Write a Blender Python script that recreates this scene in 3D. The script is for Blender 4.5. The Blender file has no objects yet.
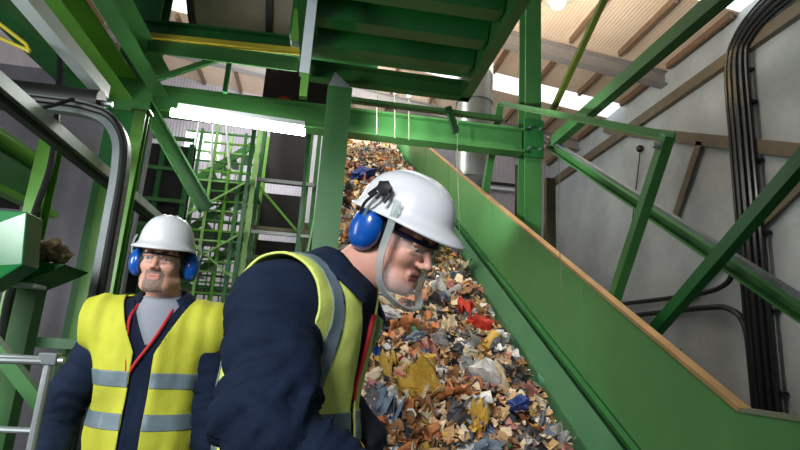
import bpy, bmesh, math, random
import numpy as np
from mathutils import Vector, Matrix, noise
random.seed(7); rng = np.random.default_rng(7)
sc = bpy.context.scene; COL = sc.collection
PI = math.pi

# ------------------------------------------------------------------ camera
F = 538.0; H = 1.45
def nz(v): v = np.array(v, float); return v/np.linalg.norm(v)
_Y = nz((-85, -125, -F)); _Z = nz((140, 2225, -F)); _Z = nz(_Z-_Y*_Z.dot(_Y)); _X = np.cross(_Y, _Z)
CM = np.stack([_X, _Y, _Z], 1)                 # world -> camera
cam = bpy.data.cameras.new('camera'); cam.sensor_width = 36; cam.lens = 36*F/800; cam.clip_end = 200
co = bpy.data.objects.new('camera', cam); COL.objects.link(co); sc.camera = co
mw = Matrix([list(CM[:, i]) for i in range(3)]).to_4x4(); mw.translation = (0, 0, H); co.matrix_world = mw
def at(x, y, Y):                               # the world point seen at a pixel at distance Y along the hall
    r = CM.T@np.array([x-400, 225-y, -F]); p = r*Y/r[1]; return np.array([p[0], p[1], p[2]+H])

# ------------------------------------------------------------------ world, lights, exposure
sc.view_settings.view_transform = 'Standard'; sc.view_settings.look = 'None'
sc.view_settings.exposure = 0.0; sc.view_settings.gamma = 1.0
w = bpy.data.worlds.new('world'); sc.world = w; w.use_nodes = True
w.node_tree.nodes['Background'].inputs[0].default_value = (0.80, 0.90, 1.0, 1)
w.node_tree.nodes['Background'].inputs[1].default_value = 0.17
def area(name, loc, target, sx, sy, energy, color=(1, 1, 1)):
    l = bpy.data.lights.new(name, 'AREA'); l.shape = 'RECTANGLE'; l.size = sx; l.size_y = sy; l.energy = energy; l.color = color
    o = bpy.data.objects.new(name, l); COL.objects.link(o); o.location = loc
    o.rotation_euler = (Vector(target)-Vector(loc)).to_track_quat('-Z', 'Y').to_euler(); return o
def spot(name, loc, target, deg, energy, color, size=.4):
    l = bpy.data.lights.new(name, 'SPOT'); l.spot_size = math.radians(deg); l.spot_blend = .6; l.energy = energy; l.color = color; l.shadow_soft_size = size
    o = bpy.data.objects.new(name, l); COL.objects.link(o); o.location = loc
    o.rotation_euler = (Vector(target)-Vector(loc)).to_track_quat('-Z', 'Y').to_euler(); return o
spot('front_fill_spot', (-2.0, -3.2, 3.6), (-.2, 2.2, 1.5), 40, 1300, (0.95, 0.98, 1.0), .9)  # added fill on the two men, no lamp stands here
spot('heap_fill_spot', (1.5, 3.4, 8.3), (1.0, 4.8, 1.5), 48, 1500, (1.0, 0.90, 0.76))  # unseen spot added, cone narrowed to the heap and the men
spot('upper_belt_fill_spot', (2.2, 9.0, 9.0), (1.0, 10.5, 4), 62, 900, (1.0, 0.88, 0.72))  # second unseen spot, added to light the upper belt
area('hall_up_light', (3.0, 8.0, 7.0), (3.0, 10.0, 12), 3.0, 4.0, 360, (1.0, 0.90, 0.78))  # added uplight that only brightens the roof sheets
area('left_up_light', (-4.0, 9.5, 6.6), (-3.5, 10.5, 12), 2.5, 3.0, 240, (1.0, 0.94, 0.86))  # added to lift the roof on the left, no fitting there
spot('right_wall_fill_spot', (-.2, 4.6, 3.47), (8, 9.0, 6.2), 74, 380, (0.95, 0.98, 1.0), .12)  # added spot that brightens the right wall, no tube hangs here
area('back_wall_light', (-1.0, 13.5, 8.4), (-1.0, 18, 6.5), 6.0, 1.0, 420, (0.95, 0.96, 1.0))  # added fill to brighten the back wall
area('left_bay_light', (-3.0, 1.2, 2.0), (-2.0, 4.5, 2.6), 1.2, 1.2, 75, (0.95, 1.0, 0.95))  # unseen fill added for the undersides and cladding at left
area('left_far_light', (-2.8, 8.0, 7.4), (-1.5, 9.5, 3.0), 1.5, 1.5, 330, (1.0, 0.96, 0.88))  # added fill that brightens the stair tower

# ------------------------------------------------------------------ materials
def mat(name, col, rough=.5, metal=0., var=.0, vscale=4., bump=0., bscale=40., spec=.5, trans=0., alpha=1., emit=None, estr=0., col2=None, coat=0., sub=0.):
    m = bpy.data.materials.new(name); m.use_nodes = True; nt = m.node_tree; b = nt.nodes['Principled BSDF']
    b.inputs['Roughness'].default_value = rough; b.inputs['Metallic'].default_value = metal
    b.inputs['Specular IOR Level'].default_value = spec; b.inputs['Base Color'].default_value = (*col, 1)
    b.inputs['Transmission Weight'].default_value = trans; b.inputs['Alpha'].default_value = alpha
    b.inputs['Coat Weight'].default_value = coat
    if sub: b.inputs['Subsurface Weight'].default_value = sub; b.inputs['Subsurface Radius'].default_value = (.01, .004, .002)
    tc = nt.nodes.new('ShaderNodeTexCoord')
    if var > 0 or col2:
        n = nt.nodes.new('ShaderNodeTexNoise'); n.inputs['Scale'].default_value = vscale; n.inputs['Detail'].default_value = 5
        n.inputs['Roughness'].default_value = .65
        r = nt.nodes.new('ShaderNodeValToRGB'); r.color_ramp.elements[0].position = .34; r.color_ramp.elements[1].position = .66
        c2 = col2 or tuple(c*(1-var) for c in col)
        r.color_ramp.elements[0].color = (*c2, 1); r.color_ramp.elements[1].color = (*col, 1)
        nt.links.new(tc.outputs['Object'], n.inputs['Vector']); nt.links.new(n.outputs['Fac'], r.inputs['Fac'])
        nt.links.new(r.outputs['Color'], b.inputs['Base Color'])
    if bump > 0:
        n2 = nt.nodes.new('ShaderNodeTexNoise'); n2.inputs['Scale'].default_value = bscale; n2.inputs['Detail'].default_value = 3
        bp = nt.nodes.new('ShaderNodeBump'); bp.inputs['Strength'].default_value = bump; bp.inputs['Distance'].default_value = .01
        nt.links.new(tc.outputs['Object'], n2.inputs['Vector']); nt.links.new(n2.outputs['Fac'], bp.inputs['Height'])
        nt.links.new(bp.outputs['Normal'], b.inputs['Normal'])
    if emit: b.inputs['Emission Color'].default_value = (*emit, 1); b.inputs['Emission Strength'].default_value = estr
    return m
def srgb(r, g, b): return tuple(((c/255)/12.92 if c/255 <= .04045 else ((c/255+.055)/1.055)**2.4) for c in (r, g, b))
M = {}
M['green'] = mat('green_paint', srgb(64, 120, 62), .38, var=.22, vscale=1.7, bump=.08, bscale=9)
M['chute'] = mat('chute_green_paint', srgb(86, 146, 84), .42, var=.2, vscale=1.1, bump=.10, bscale=5)
M['skirt'] = mat('skirt_green_paint', srgb(78, 130, 90), .40, var=.2, vscale=1.6, bump=.1, bscale=6)
M['lit'] = mat('lit_green_paint', srgb(96, 158, 52), .35, var=.2, vscale=3)  # brighter copy of the green paint, left-side light put into its colour
M['deep'] = mat('deep_green_paint', srgb(30, 104, 46), .45, var=.3, vscale=3)
M['deck'] = mat('deck_green_paint', srgb(34, 116, 50), .30, var=.3, vscale=2.5)
M['olive'] = mat('olive_green_paint', srgb(96, 112, 36), .5, var=.3, vscale=3)
M['lip'] = mat('worn_brown_edge', srgb(176, 140, 92), .6, var=.35, vscale=3, bump=.2)
M['galv'] = mat('galvanised_steel', srgb(176, 184, 184), .38, .55, var=.2, vscale=8)
M['greymetal'] = mat('grey_steel', srgb(120, 128, 130), .45, .3, var=.25, vscale=5)
M['darkmetal'] = mat('dark_steel', srgb(38, 38, 40), .5, .2, var=.3, vscale=6)
M['black'] = mat('black_rubber', srgb(22, 23, 25), .5)
M['blackshine'] = mat('black_conduit', srgb(30, 34, 34), .22)
M['darkpanel'] = mat('charcoal_mesh_panel', srgb(24, 23, 26), .8, var=.25, vscale=20)
M['brownpost'] = mat('tan_steel', srgb(112, 102, 82), .6, var=.25, vscale=4)
M['whitepaint'] = mat('white_painted_steel', srgb(206, 216, 220), .4, var=.12, vscale=6)
M['yellow'] = mat('yellow_paint_and_lamplight', srgb(204, 186, 60), .4, var=.2)  # paint on the handrails; on the beam flange, lamplight put into colour
M['red'] = mat('red_paint', srgb(190, 42, 34), .5, var=.2)
M['wire'] = mat('pale_wire', srgb(116, 122, 100), .6)
M['beamgrey'] = mat('grey_roof_steel', srgb(140, 136, 132), .6, var=.15)
M['purlin'] = mat('brown_purlin', srgb(120, 96, 74), .7, var=.2)
M['skylight'] = mat('skylight_sheet', (.9, .95, 1), .5, emit=(.88, .95, 1), estr=1.5)
M['tube'] = mat('lit_tube', (1, 1, 1), .5, emit=(1, .98, .93), estr=50)
M['bulb'] = mat('lit_bulb', (1, .8, .5), .5, emit=(1, .72, .30), estr=20)
# setting
def wave_mat(name, col, col2, axis, scale, rough, bump=.5, dist=.02, nscale=1.5, profile='SIN', lowdirt=None):
    m = mat(name, col, rough, col2=col2, vscale=nscale); nt = m.node_tree; b = nt.nodes['Principled BSDF']
    tc = [n for n in nt.nodes if n.type == 'TEX_COORD'][0]
    wv = nt.nodes.new('ShaderNodeTexWave'); wv.bands_direction = axis; wv.wave_profile = profile; wv.inputs['Scale'].default_value = scale
    bp = nt.nodes.new('ShaderNodeBump'); bp.inputs['Strength'].default_value = bump; bp.inputs['Distance'].default_value = dist
    nt.links.new(tc.outputs['Object'], wv.inputs['Vector']); nt.links.new(wv.outputs['Fac'], bp.inputs['Height']); nt.links.new(bp.outputs['Normal'], b.inputs['Normal'])
    return m
M['wall'] = wave_mat('grey_concrete_wall', srgb(184, 192, 192), srgb(158, 166, 168), 'Y', .35, .75, .1, .02, .7)
M['backwall'] = wave_mat('grey_cladding', srgb(176, 172, 178), srgb(156, 152, 160), 'X', 3, .6, .4, .03)
M['partition'] = wave_mat('lilac_grey_cladding', srgb(158, 152, 166), srgb(126, 120, 128), 'X', 1.2, .38, .3, .02, .8)
M['roof'] = wave_mat('tan_roof_sheet', srgb(226, 206, 182), srgb(206, 184, 160), 'X', 4, .8, .3, .03, .5)
M['floor'] = mat('concrete_floor', srgb(92, 90, 86), .8, var=.4, vscale=2, bump=.3)
M['grate'] = mat('walkway_steel', srgb(110, 114, 112), .5, .4, var=.3, vscale=14, bump=.4)
# people
M['skin'] = mat('skin', srgb(226, 168, 148), .48, var=.12, vscale=18, bump=.10, bscale=160, sub=.08)
M['lips'] = mat('lips', srgb(190, 124, 110), .45)
M['navy'] = mat('navy_cloth', srgb(22, 37, 62), .85, var=.35, vscale=9, bump=.25, bscale=300, spec=.25)
M['hivis'] = mat('yellow_hi_vis_cloth', srgb(232, 246, 128), .7, var=.08, vscale=7, bump=.2, bscale=260, spec=.3)
M['hivis2'] = mat('deeper_yellow_hi_vis_cloth', srgb(206, 208, 66), .7, var=.12, vscale=6, bump=.2, bscale=260, spec=.3)
M['reflect'] = mat('grey_reflective_tape', srgb(122, 140, 150), .42, .1, var=.12, vscale=30, bump=.1, bscale=300)
M['helmet'] = mat('white_helmet_shell', srgb(232, 234, 238), .30, var=.05, vscale=14, coat=.4)
M['cup'] = mat('blue_ear_cup', srgb(12, 84, 176), .28, coat=.5)
M['cushion'] = mat('black_cushion', srgb(20, 22, 26), .6)
M['shield'] = mat('clear_plastic_rim', srgb(200, 212, 210), .18, trans=.45, alpha=.72)
M['lens'] = mat('clear_lens', (.75, .82, .86), .06, trans=.0, alpha=.09, spec=.5)
M['frame'] = mat('dark_blue_frame', srgb(28, 36, 62), .3)
M['redcloth'] = mat('red_cloth', srgb(196, 30, 42), .6)
M['shirt'] = mat('grey_shirt', srgb(150, 156, 168), .85, var=.2)
M['hair'] = mat('short_grey_brown_hair', srgb(78, 66, 58), .8, var=.5, vscale=90, bump=.8, bscale=200)
M['beard'] = mat('grey_stubble', srgb(164, 140, 126), .8, var=.4, vscale=120, bump=.6, bscale=300)
M['eyewhite'] = mat('eye_white', srgb(196, 184, 176), .3); M['iris'] = mat('iris', srgb(44, 34, 28), .2)
M['glove'] = mat('dark_work_glove', srgb(34, 38, 56), .7, var=.4, vscale=40, bump=.3, bscale=150)
M['boot'] = mat('black_boot', srgb(26, 24, 24), .5)

# ------------------------------------------------------------------ helpers
def rootloc(o):
    v = Vector((0, 0, 0))
    while o: v += o.location; o = o.parent
    return v
def mesh_obj(name, V, Fc, m, parent=None, smooth=.6, origin=True, idx=None, solid=0, bevel=0, sub=0):
    V = np.array(V, float).reshape(-1, 3); me = bpy.data.meshes.new(name)
    off = np.array(rootloc(parent)) if parent else (np.array([V[:, 0].min()/2+V[:, 0].max()/2, V[:, 1].min()/2+V[:, 1].max()/2, V[:, 2].min()]) if origin else np.zeros(3))
    me.from_pydata([tuple(v) for v in V-off], [], [tuple(int(i) for i in f) for f in Fc]); me.update()
    for mm in (m if isinstance(m, list) else [m]): me.materials.append(mm)
    if idx is not None: me.polygons.foreach_set('material_index', np.array(idx, np.int32))
    if smooth: me.shade_smooth(); me.set_sharp_from_angle(angle=smooth)
    o = bpy.data.objects.new(name, me); COL.objects.link(o)
    if parent: o.parent = parent
    else: o.location = tuple(off)
    if solid: s = o.modifiers.new('s', 'SOLIDIFY'); s.thickness = solid; s.offset = 0
    if bevel: b = o.modifiers.new('b', 'BEVEL'); b.width = bevel; b.segments = 2; b.limit_method = 'ANGLE'
    if sub: s = o.modifiers.new('u', 'SUBSURF'); s.levels = sub; s.render_levels = sub
    return o
def tag(o, label, cat, group=None):
    o['label'] = label; o['category'] = cat
    if group: o['group'] = group
    return o
def struct(o): o['kind'] = 'structure'; return o
def thing(name, label, cat, loc, group=None):
    o = bpy.data.objects.new(name, None); COL.objects.link(o); o.location = tuple(loc); o.empty_display_size = .1
    return tag(o, label, cat, group)
class MB:
    def __init__(s): s.V = []; s.F = []
    def add(s, V, Fc):
        n = len(s.V); s.V += [tuple(v) for v in V]; s.F += [tuple(n+i for i in f) for f in Fc]; return s
    def box(s, a, b):
        (x0, y0, z0), (x1, y1, z1) = a, b
        return s.add([(x0, y0, z0), (x1, y0, z0), (x1, y1, z0), (x0, y1, z0), (x0, y0, z1), (x1, y0, z1), (x1, y1, z1), (x0, y1, z1)],
                     [(0, 3, 2, 1), (4, 5, 6, 7), (0, 1, 5, 4), (1, 2, 6, 5), (2, 3, 7, 6), (3, 0, 4, 7)])
    def prof(s, p0, p1, pts, up=(0, 0, 1)):
        p0 = Vector(p0); p1 = Vector(p1); d = (p1-p0).normalized(); up = Vector(up)
        if abs(d.dot(up)) > .98: up = Vector((0, 1, 0))
        r = d.cross(up).normalized(); u = r.cross(d).normalized(); n = len(pts)
        V = [p0+r*x+u*z for x, z in pts]+[p1+r*x+u*z for x, z in pts]
        Fc = [(i, (i+1) % n, n+(i+1) % n, n+i) for i in range(n)]+[tuple(range(n))[::-1], tuple(range(n, 2*n))]
        return s.add(V, Fc)
    def beam(s, p0, p1, w, h, up=(0, 0, 1)): w /= 2; h /= 2; return s.prof(p0, p1, [(-w, -h), (w, -h), (w, h), (-w, h)], up)
    def ibeam(s, p0, p1, w, h, t=.02, up=(0, 0, 1)):
        w /= 2; h /= 2; a = t*.6
        return s.prof(p0, p1, [(-w, -h), (w, -h), (w, -h+t), (a, -h+t), (a, h-t), (w, h-t), (w, h), (-w, h), (-w, h-t), (-a, h-t), (-a, -h+t), (-w, -h+t)], up)
    def chan(s, p0, p1, w, h, t=.012, up=(0, 0, 1)):
        w /= 2; h /= 2
        return s.prof(p0, p1, [(-w, -h), (w, -h), (w, -h+t), (-w+t, -h+t), (-w+t, h-t), (w, h-t), (w, h), (-w, h)], up)
    def angle(s, p0, p1, w, h, t=.01, up=(0, 0, 1)):
        w /= 2; h /= 2; return s.prof(p0, p1, [(-w, -h), (w, -h), (w, -h+t), (-w+t, -h+t), (-w+t, h), (-w, h)], up)
    def tube(s, P, r, n=10, caps=True):
        P = [Vector(p) for p in P]; R = r if isinstance(r, (list, tuple)) else [r]*len(P); V = []; pr = None
        for i, p in enumerate(P):
            d = (P[min(i+1, len(P)-1)]-P[max(i-1, 0)]).normalized()
            if pr is None: a = d.orthogonal().normalized()
            else: a = (pr-d*pr.dot(d)).normalized()
            pr = a; b = d.cross(a)
            V += [p+(a*math.cos(2*PI*k/n)+b*math.sin(2*PI*k/n))*R[i] for k in range(n)]
        Fc = [(i*n+k, i*n+(k+1) % n, (i+1)*n+(k+1) % n, (i+1)*n+k) for i in range(len(P)-1) for k in range(n)]
        if caps: Fc += [tuple(range(n))[::-1], tuple(range((len(P)-1)*n, len(P)*n))]
        return s.add(V, Fc)
    def build(s, name, m, parent=None, **k): return mesh_obj(name, s.V, s.F, m, parent, **k)
def arc(P, n=8):                                # Catmull-Rom through points
    P = [Vector(p) for p in P]; Q = [P[0]*2-P[1]]+P+[P[-1]*2-P[-2]]; out = []
    for i in range(1, len(Q)-2):
        for k in range(n):
            t = k/n; a, b, c, d = Q[i-1:i+3]
            out.append(.5*((2*b)+(c-a)*t+(2*a-5*b+4*c-d)*t*t+(3*b-a-3*c+d)*t**3))
    return out+[P[-1]]
def icos(c, r, sub=2, scale=(1, 1, 1), ns=0., seed=0):
    bm = bmesh.new(); bmesh.ops.create_icosphere(bm, subdivisions=sub, radius=1)
    V = []
    for v in bm.verts:
        q = v.co.copy()
        if ns: q *= 1+ns*noise.noise(v.co*1.7+Vector((seed*3.1, seed*.7, 0)))+ns*.5*noise.noise(v.co*4+Vector((seed, 0, seed)))
        V.append((c[0]+q.x*r*scale[0], c[1]+q.y*r*scale[1], c[2]+q.z*r*scale[2]))
    Fc = [tuple(v.index for v in f.verts) for f in bm.faces]; bm.free(); return V, Fc

# ------------------------------------------------------------------ the hall (setting)
WX = 8.0
def roofz(x): return 8.75+.12*(WX-x)
struct(MB().box((-9, -4, -.6), (9, 18.3, -.5)).build('floor', M['floor'], smooth=0))
struct(MB().box((WX, -4, -.5), (WX+.3, 18.3, 8.85)).build('wall_right', M['wall'], smooth=0))
struct(MB().box((-9, 18, -.5), (WX+.3, 18.3, 11)).build('wall_back', M['backwall'], smooth=0))
struct(MB().box((-9.3, -4, -.5), (-9, 18.3, 11)).build('wall_left', M['backwall'], smooth=0))
struct(MB().box((-8.9, 6.6, -.5), (-2.25, 6.7, 4.6)).build('wall_partition', M['partition'], smooth=0))
# roof with two strips left open for skylight sheets
sky = [(7.85, 8.65), (13.0, 13.9)]
rb = MB(); ys = []
def roofslab(y0, y1, b, dz=0, th=.1): b.add([(x, y, roofz(x)+dz+t) for t in (0, th) for x, y in ((-9.3, y0), (8.3, y0), (8.3, y1), (-9.3, y1))], [(0, 3, 2, 1), (4, 5, 6, 7), (0, 1, 5, 4), (1, 2, 6, 5), (2, 3, 7, 6), (3, 0, 4, 7)])
for a, b in ((-4, 7.85), (8.65, 13.0), (13.9, 18.3)): roofslab(a, b, rb)
struct(rb.build('ceiling', M['roof'], smooth=0))
for i, (a, b) in enumerate(sky):
    s_ = MB(); roofslab(a, b, s_, .02, .04); struct(s_.build('window_%d' % (i+1), M['skylight'], smooth=0))
pb = MB()
for k in range(14):
    x = -8.4+k*1.25
    for a, b in ((-3, 6.5), (6.9, 7.8), (8.7, 10.8), (11.5, 12.9), (14.0, 15.4), (15.9, 17.9)): pb.beam((x, a, roofz(x)-.07), (x, b, roofz(x)-.07), .09, .14)
struct(pb.build('trim_1', M['purlin'], smooth=0))
fb = MB()
for y in (2.0, 6.7, 11.15, 15.7): fb.ibeam((-9, y, roofz(-9)-.22), (8, y, roofz(8)-.22), .28, .34)
struct(fb.build('trim_2', M['beamgrey'], smooth=0))
struct(MB().box((7.86, 2, 7.72), (8.0, 17.9, 7.98)).build('trim_3', M['brownpost'], smooth=0))
# braces fixed on the right wall
tb = MB()
tb.beam((7.9, 13.9, 8.4), (7.9, 6.5, 4.75), .26, .05, (1, 0, 0)); tb.beam((7.9, 9.95, 6.4), (7.9, 10.95, 4.9), .2, .05, (1, 0, 0))
tb.beam((7.9, 7.0, 5.05), (7.9, 11.2, 2.9), .26, .05, (1, 0, 0))
tag(tb.build('diagonal_bracing', M['brownpost'], smooth=0), 'tan diagonal steel braces fixed flat on the grey right wall', 'bracing')
struct(MB().box((-3.85, 17.93, 7.4), (-5.0, 17.99, 8.4)).build('window_3', M['skylight'], smooth=0))

# cable conduit on the right wall
t = thing('cable_conduit', 'thick black cable conduit climbing the grey right wall and bending at the top', 'conduit', (7.8, 8.75, -.5))
def side(dy, x=7.83): return arc([(x, 8.75+dy, -.3), (x, 8.75+dy, 3), (x, 8.72+dy, 6), (x, 8.68+dy, 7.55), (x, 8.45+dy*.8, 8.0+dy*.5), (x, 7.9+dy*.4, 8.25+dy*.8), (x, 7.0, 8.32+dy*.9), (x, 5.0, 8.35+dy)], 6)
for dy, r in ((-.26, .045), (-.13, .06), (.02, .07), (.16, .06), (.28, .04)): MB().tube(side(dy), r, 8).build('cable', M['blackshine'], t)
for z in (1.2, 2.6, 4.0, 5.4, 6.6, 7.3): MB().box((7.86, 8.40, z), (7.98, 9.08, z+.05)).build('clamp', M['darkmetal'], t)
bz = [(7.83, 13.6, 3.12), (7.83, 10.5, 3.08), (7.83, 9.5, 3.18), (7.83, 9.2, 3.5), (7.83, 9.1, 4.0)]
t = thing('black_pipe_run', 'pair of black pipes running along the right wall into the conduit', 'pipe', (7.83, 11, 2.7))
MB().tube(arc(bz, 6), .055, 8).build('upper_pipe', M['blackshine'], t)
MB().tube(arc([(7.83, 13.6, 2.78), (7.83, 10.2, 2.78), (7.83, 9.4, 2.7), (7.83, 9.05, 2.35), (7.83, 9.0, 1.4), (7.83, 9.0, 0)], 6), .06, 8).build('lower_pipe', M['blackshine'], t)
# silver duct
t = thing('ventilation_duct', 'vertical silver round duct behind the green cross beam', 'duct', (2.5, 9, 0))
MB().tube([(2.52, 9, z) for z in np.linspace(0, 9.3, 12)], .33, 28).build('duct_pipe', M['galv'], t)
for z in (1.5, 3.0, 4.6, 6.1, 7.6): MB().tube([(2.52, 9, z), (2.52, 9, z+.05)], .35, 28).build('joint_ring', M['galv'], t)
# wooden/tan boards behind the chute
tag(MB().box((3.35, 9.0, -.5), (3.62, 9.06, 5.0)).build('board', M['brownpost'], smooth=0), 'small tan board standing behind the chute beside the green column', 'board')
tag(MB().beam((2.75, 6.2, -.5), (2.75, 6.2, 3.75), .12, .1).build('lit_strip', M['brownpost'], smooth=0), 'tan upright standing in for a lit strip just right of the tall green column', 'post')  # added upright, its tan colour stands in for a lit strip
t = thing('cable_tray', 'pale cable tray across the grey back wall', 'tray', (5, 17.8, 7.4))
MB().box((2.0, 17.7, 7.42), (6.6, 17.95, 7.52)).build('tray', M['whitepaint'], t, smooth=0)
MB().tube([(2.2, 17.6, 7.6), (6.5, 17.6, 7.6)], .06, 8).build('cable', M['darkmetal'], t)

# ------------------------------------------------------------------ inclined chute conveyor
SL = .545
def lipz(y): return 1.30+SL*(y-2.38)
def foldz(y): return .98+SL*(y-3.22)
def beltz(y): return .44+.556*(y-3.22)
YE = 16.5
t = thing('inclined_conveyor', 'wide green inclined waste conveyor with tall side wall and brown worn edge', 'conveyor', (.9, 2.0, -.5))
b = MB()
Y0 = 2.38
def xz(sec, y): return [(x, y, z) for x, z in sec]
def slab(b, rows, th=(.02, 0, 0)):
    n = len(rows[0]); V = []; Fc = []
    for r in rows: V += r
    for r in rows: V += [tuple(np.array(p)+th) for p in r]
    k = len(rows); S = k*n
    for i in range(k-1):
        for j in range(n-1):
            a = i*n+j; Fc += [(a, a+1, a+n+1, a+n), (S+a, S+a+n, S+a+n+1, S+a+1)]
    for i in range(k-1): a = i*n; Fc += [(a, a+n, S+a+n, S+a), (a+n-1, S+a+n-1, S+a+2*n-1, a+2*n-1)]
    for j in range(n-1): Fc += [(j, S+j, S+j+1, j+1), ((k-1)*n+j, (k-1)*n+j+1, S+(k-1)*n+j+1, S+(k-1)*n+j)]
    return b.add(V, Fc)
yy = list(np.linspace(Y0, YE, 12))
slab(b, [[(2, y, foldz(y)), (2, y, lipz(y)-.01)] for y in yy], (.03, 0, 0)).build('side_wall', M['chute'], t, smooth=0)
b = MB(); slab(b, [[(2, -.5, -.3), (2, -.5, 1.27)], [(2, Y0, foldz(Y0)), (2, Y0, 1.29)]], (.03, 0, 0))
b.build('level_wall', M['chute'], t, smooth=0)
MB().beam((2.015, -.5, 1.27), (2.015, Y0, 1.30), .06, .02).build('level_edge', M['wire'], t, smooth=0)
MB().beam((2.015, Y0, lipz(Y0)), (2.015, YE, lipz(YE)), .065, .022).build('worn_edge', M['lip'], t, smooth=0)
MB().beam((1.975, Y0-.25, foldz(Y0-.25)-.02), (1.975, YE, foldz(YE)-.02), .05, .03).build('fold_rail', M['deep'], t, smooth=0)
b = MB(); slab(b, [[(1.84, y, beltz(y)-.1), (1.87, y, beltz(y)+.24), (1.94, y, foldz(y)-.07), (2.0, y, foldz(y)-.09), (2.0, y, foldz(y)+.01)] for y in [1.9]+yy], (.015, 0, -.005)).build('skirt_plate', M['skirt'], t, smooth=0)
for y in (3.9, 6.2, 8.6, 11, 13.4): MB().beam((2.0, y, foldz(y)), (2.0, y, lipz(y)-.02), .012, .03, (0, 1, 0)).build('weld_seam', M['chute'], t, smooth=0)
for y in (3.0, 5.0, 7.0, 9, 11, 13): MB().chan((2.08, y, foldz(y)-.3), (2.08, y, lipz(y)-.05), .08, .1).build('stiffener', M['green'], t, smooth=0)
b = MB(); slab(b, [[(-.2, y, beltz(y)-.3), (-.2, y, beltz(y)+.12)] for y in [2.0]+yy], (-.03, 0, 0)).build('left_wall', M['chute'], t, smooth=0)
b = MB(); slab(b, [[(-.19, y, beltz(y)-.12), (1.86, y, beltz(y)-.12)] for y in [2.0]+yy], (0, 0, -.03)).build('belt', M['black'], t, smooth=0)
for x in (-.15, 1.95): MB().chan((x, 2.0, beltz(2)-.42), (x, YE, beltz(YE)-.42), .1, .3).build('side_beam', M['green'], t, smooth=0)
for y in (3, 6, 9, 12, 15):
    for x in (-.15, 1.95): MB().beam((x, y, -.5), (x, y, beltz(y)-.5), .12, .12).build('leg', M['green'], t, smooth=0)
MB().tube([(-.15, 2.1, .0), (1.9, 2.1, .0)], .16, 20).build('end_roller', M['darkmetal'], t)

# ------------------------------------------------------------------ guard frame above the chute wall
t = thing('chute_guardrail', 'green angled guard frame rising from the chute wall edge', 'frame', (2.1, 3.7, 1.9))
MB().angle((2.1, 6.35, 4.80), (2.1, 2.9, 2.90), .06, .06).build('top_rail', M['green'], t, smooth=0)
MB().angle((2.1, 2.93, 2.92), (2.1, 3.66, 1.90), .07, .07).build('near_post', M['green'], t, smooth=0)
MB().angle((2.1, 6.27, 4.75), (2.1, 6.84, 3.70), .09, .08).build('far_post', M['green'], t, smooth=0)
MB().tube([(2.08, 2.98, 2.87), (2.02, 2.98, 2.87)], .025, 8).build('bolt', M['galv'], t)
t = thing('diagonal_beam', 'long green diagonal channel descending rightwards from the tall column', 'beam', (2.6, 4.5, 3))
MB().chan((2.6, 6.0, 4.16), (2.6, 2.0, 1.40), .08, .09, .012).build('channel', M['green'], t, smooth=0)
MB().beam((2.62, 6.0, 4.23), (2.62, 2.0, 1.47), .05, .03).build('flange_strip', M['greymetal'], t, smooth=0)
tag(MB().chan((2.35, 1.7, 2.87), (2.35, 3.75, 1.60), .07, .08, .012).build('brace', M['deep'], smooth=0), 'dark green brace crossing in front of the long diagonal channel at right', 'brace')
tag(MB().chan((2.62, 2.4, 4.07), (2.62, 5.8, 4.07), .10, .13, .014).build('overhead_beam', M['green'], smooth=0), 'green beam running overhead towards the tall column at upper right', 'beam')
tag(MB().angle((2.6, 4.2, 5.3), (2.6, 5.8, 4.46), .06, .06).build('tie_rod', M['olive'], smooth=0), 'thin olive tie bar slanting up from the tall column to the roof', 'tie')
for (x, y0, y1, a, lb) in ((533, 0, 0, None, None),): pass
def hang(px, Y, ya, yb, lb):
    p, q = at(px, ya, Y), at(px+2, yb, Y); P = [p+(q-p)*k/6+np.array([.012*math.sin(k*1.7), 0, 0]) for k in range(7)]; P[-1] = P[-1]+np.array([.03, 0, 0])
    tag(MB().tube(P, .004, 5).build('hanging_wire', M['wire']), lb, 'wire')
hang(457, 5.6, 72, 270, 'thin pale wire hanging over the chute just right of the white helmet')
hang(558, 3.9, 150, 306, 'long thin pale wire hanging over the middle of the chute wall')
tag(MB().tube([(7.93, 12.2, 7.07), (7.93, 12.6, 5.6), (7.93, 12.9, 4.5)], .014, 5).build('hanging_wire', M['black']), 'dark thread hanging from a small black hook before the right wall', 'wire')
tag(MB().add(*icos((7.92, 12.2, 7.1), .11, 1)).build('hook', M['black']), 'small black hook above the dark thread before the right wall', 'hook')
for px, y0, y1, w_ in ((377, 88, 134, 'first'), (395, 92, 138, 'second'), (409, 96, 140, 'third')):
    t = thing('rope_hanger', '%s from the left of three thin hangers below the platform edge' % {'first': 'pale hanger,', 'second': 'pale hanger,', 'third': 'pale hanger,'}[w_].replace('hanger,', 'wire,')+(' over the waste' if w_ == 'first' else ' mid span' if w_ == 'second' else ' nearest the helmet'), 'hanger', at(px, y0, 5.3))
    t['label'] = {'first': 'leftmost of three thin wire hangers below the green platform edge', 'second': 'middle of three thin wire hangers below the green platform edge', 'third': 'rightmost of three thin wire hangers below the green platform edge'}[w_]
    MB().tube([at(px, y0, 5.3), at(px, y1, 5.3)], .008, 6).build('wire', M['wire'], t); MB().add(*icos(at(px, y0, 5.3), .03, 1)).build('hook', M['whitepaint'], t)

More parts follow.
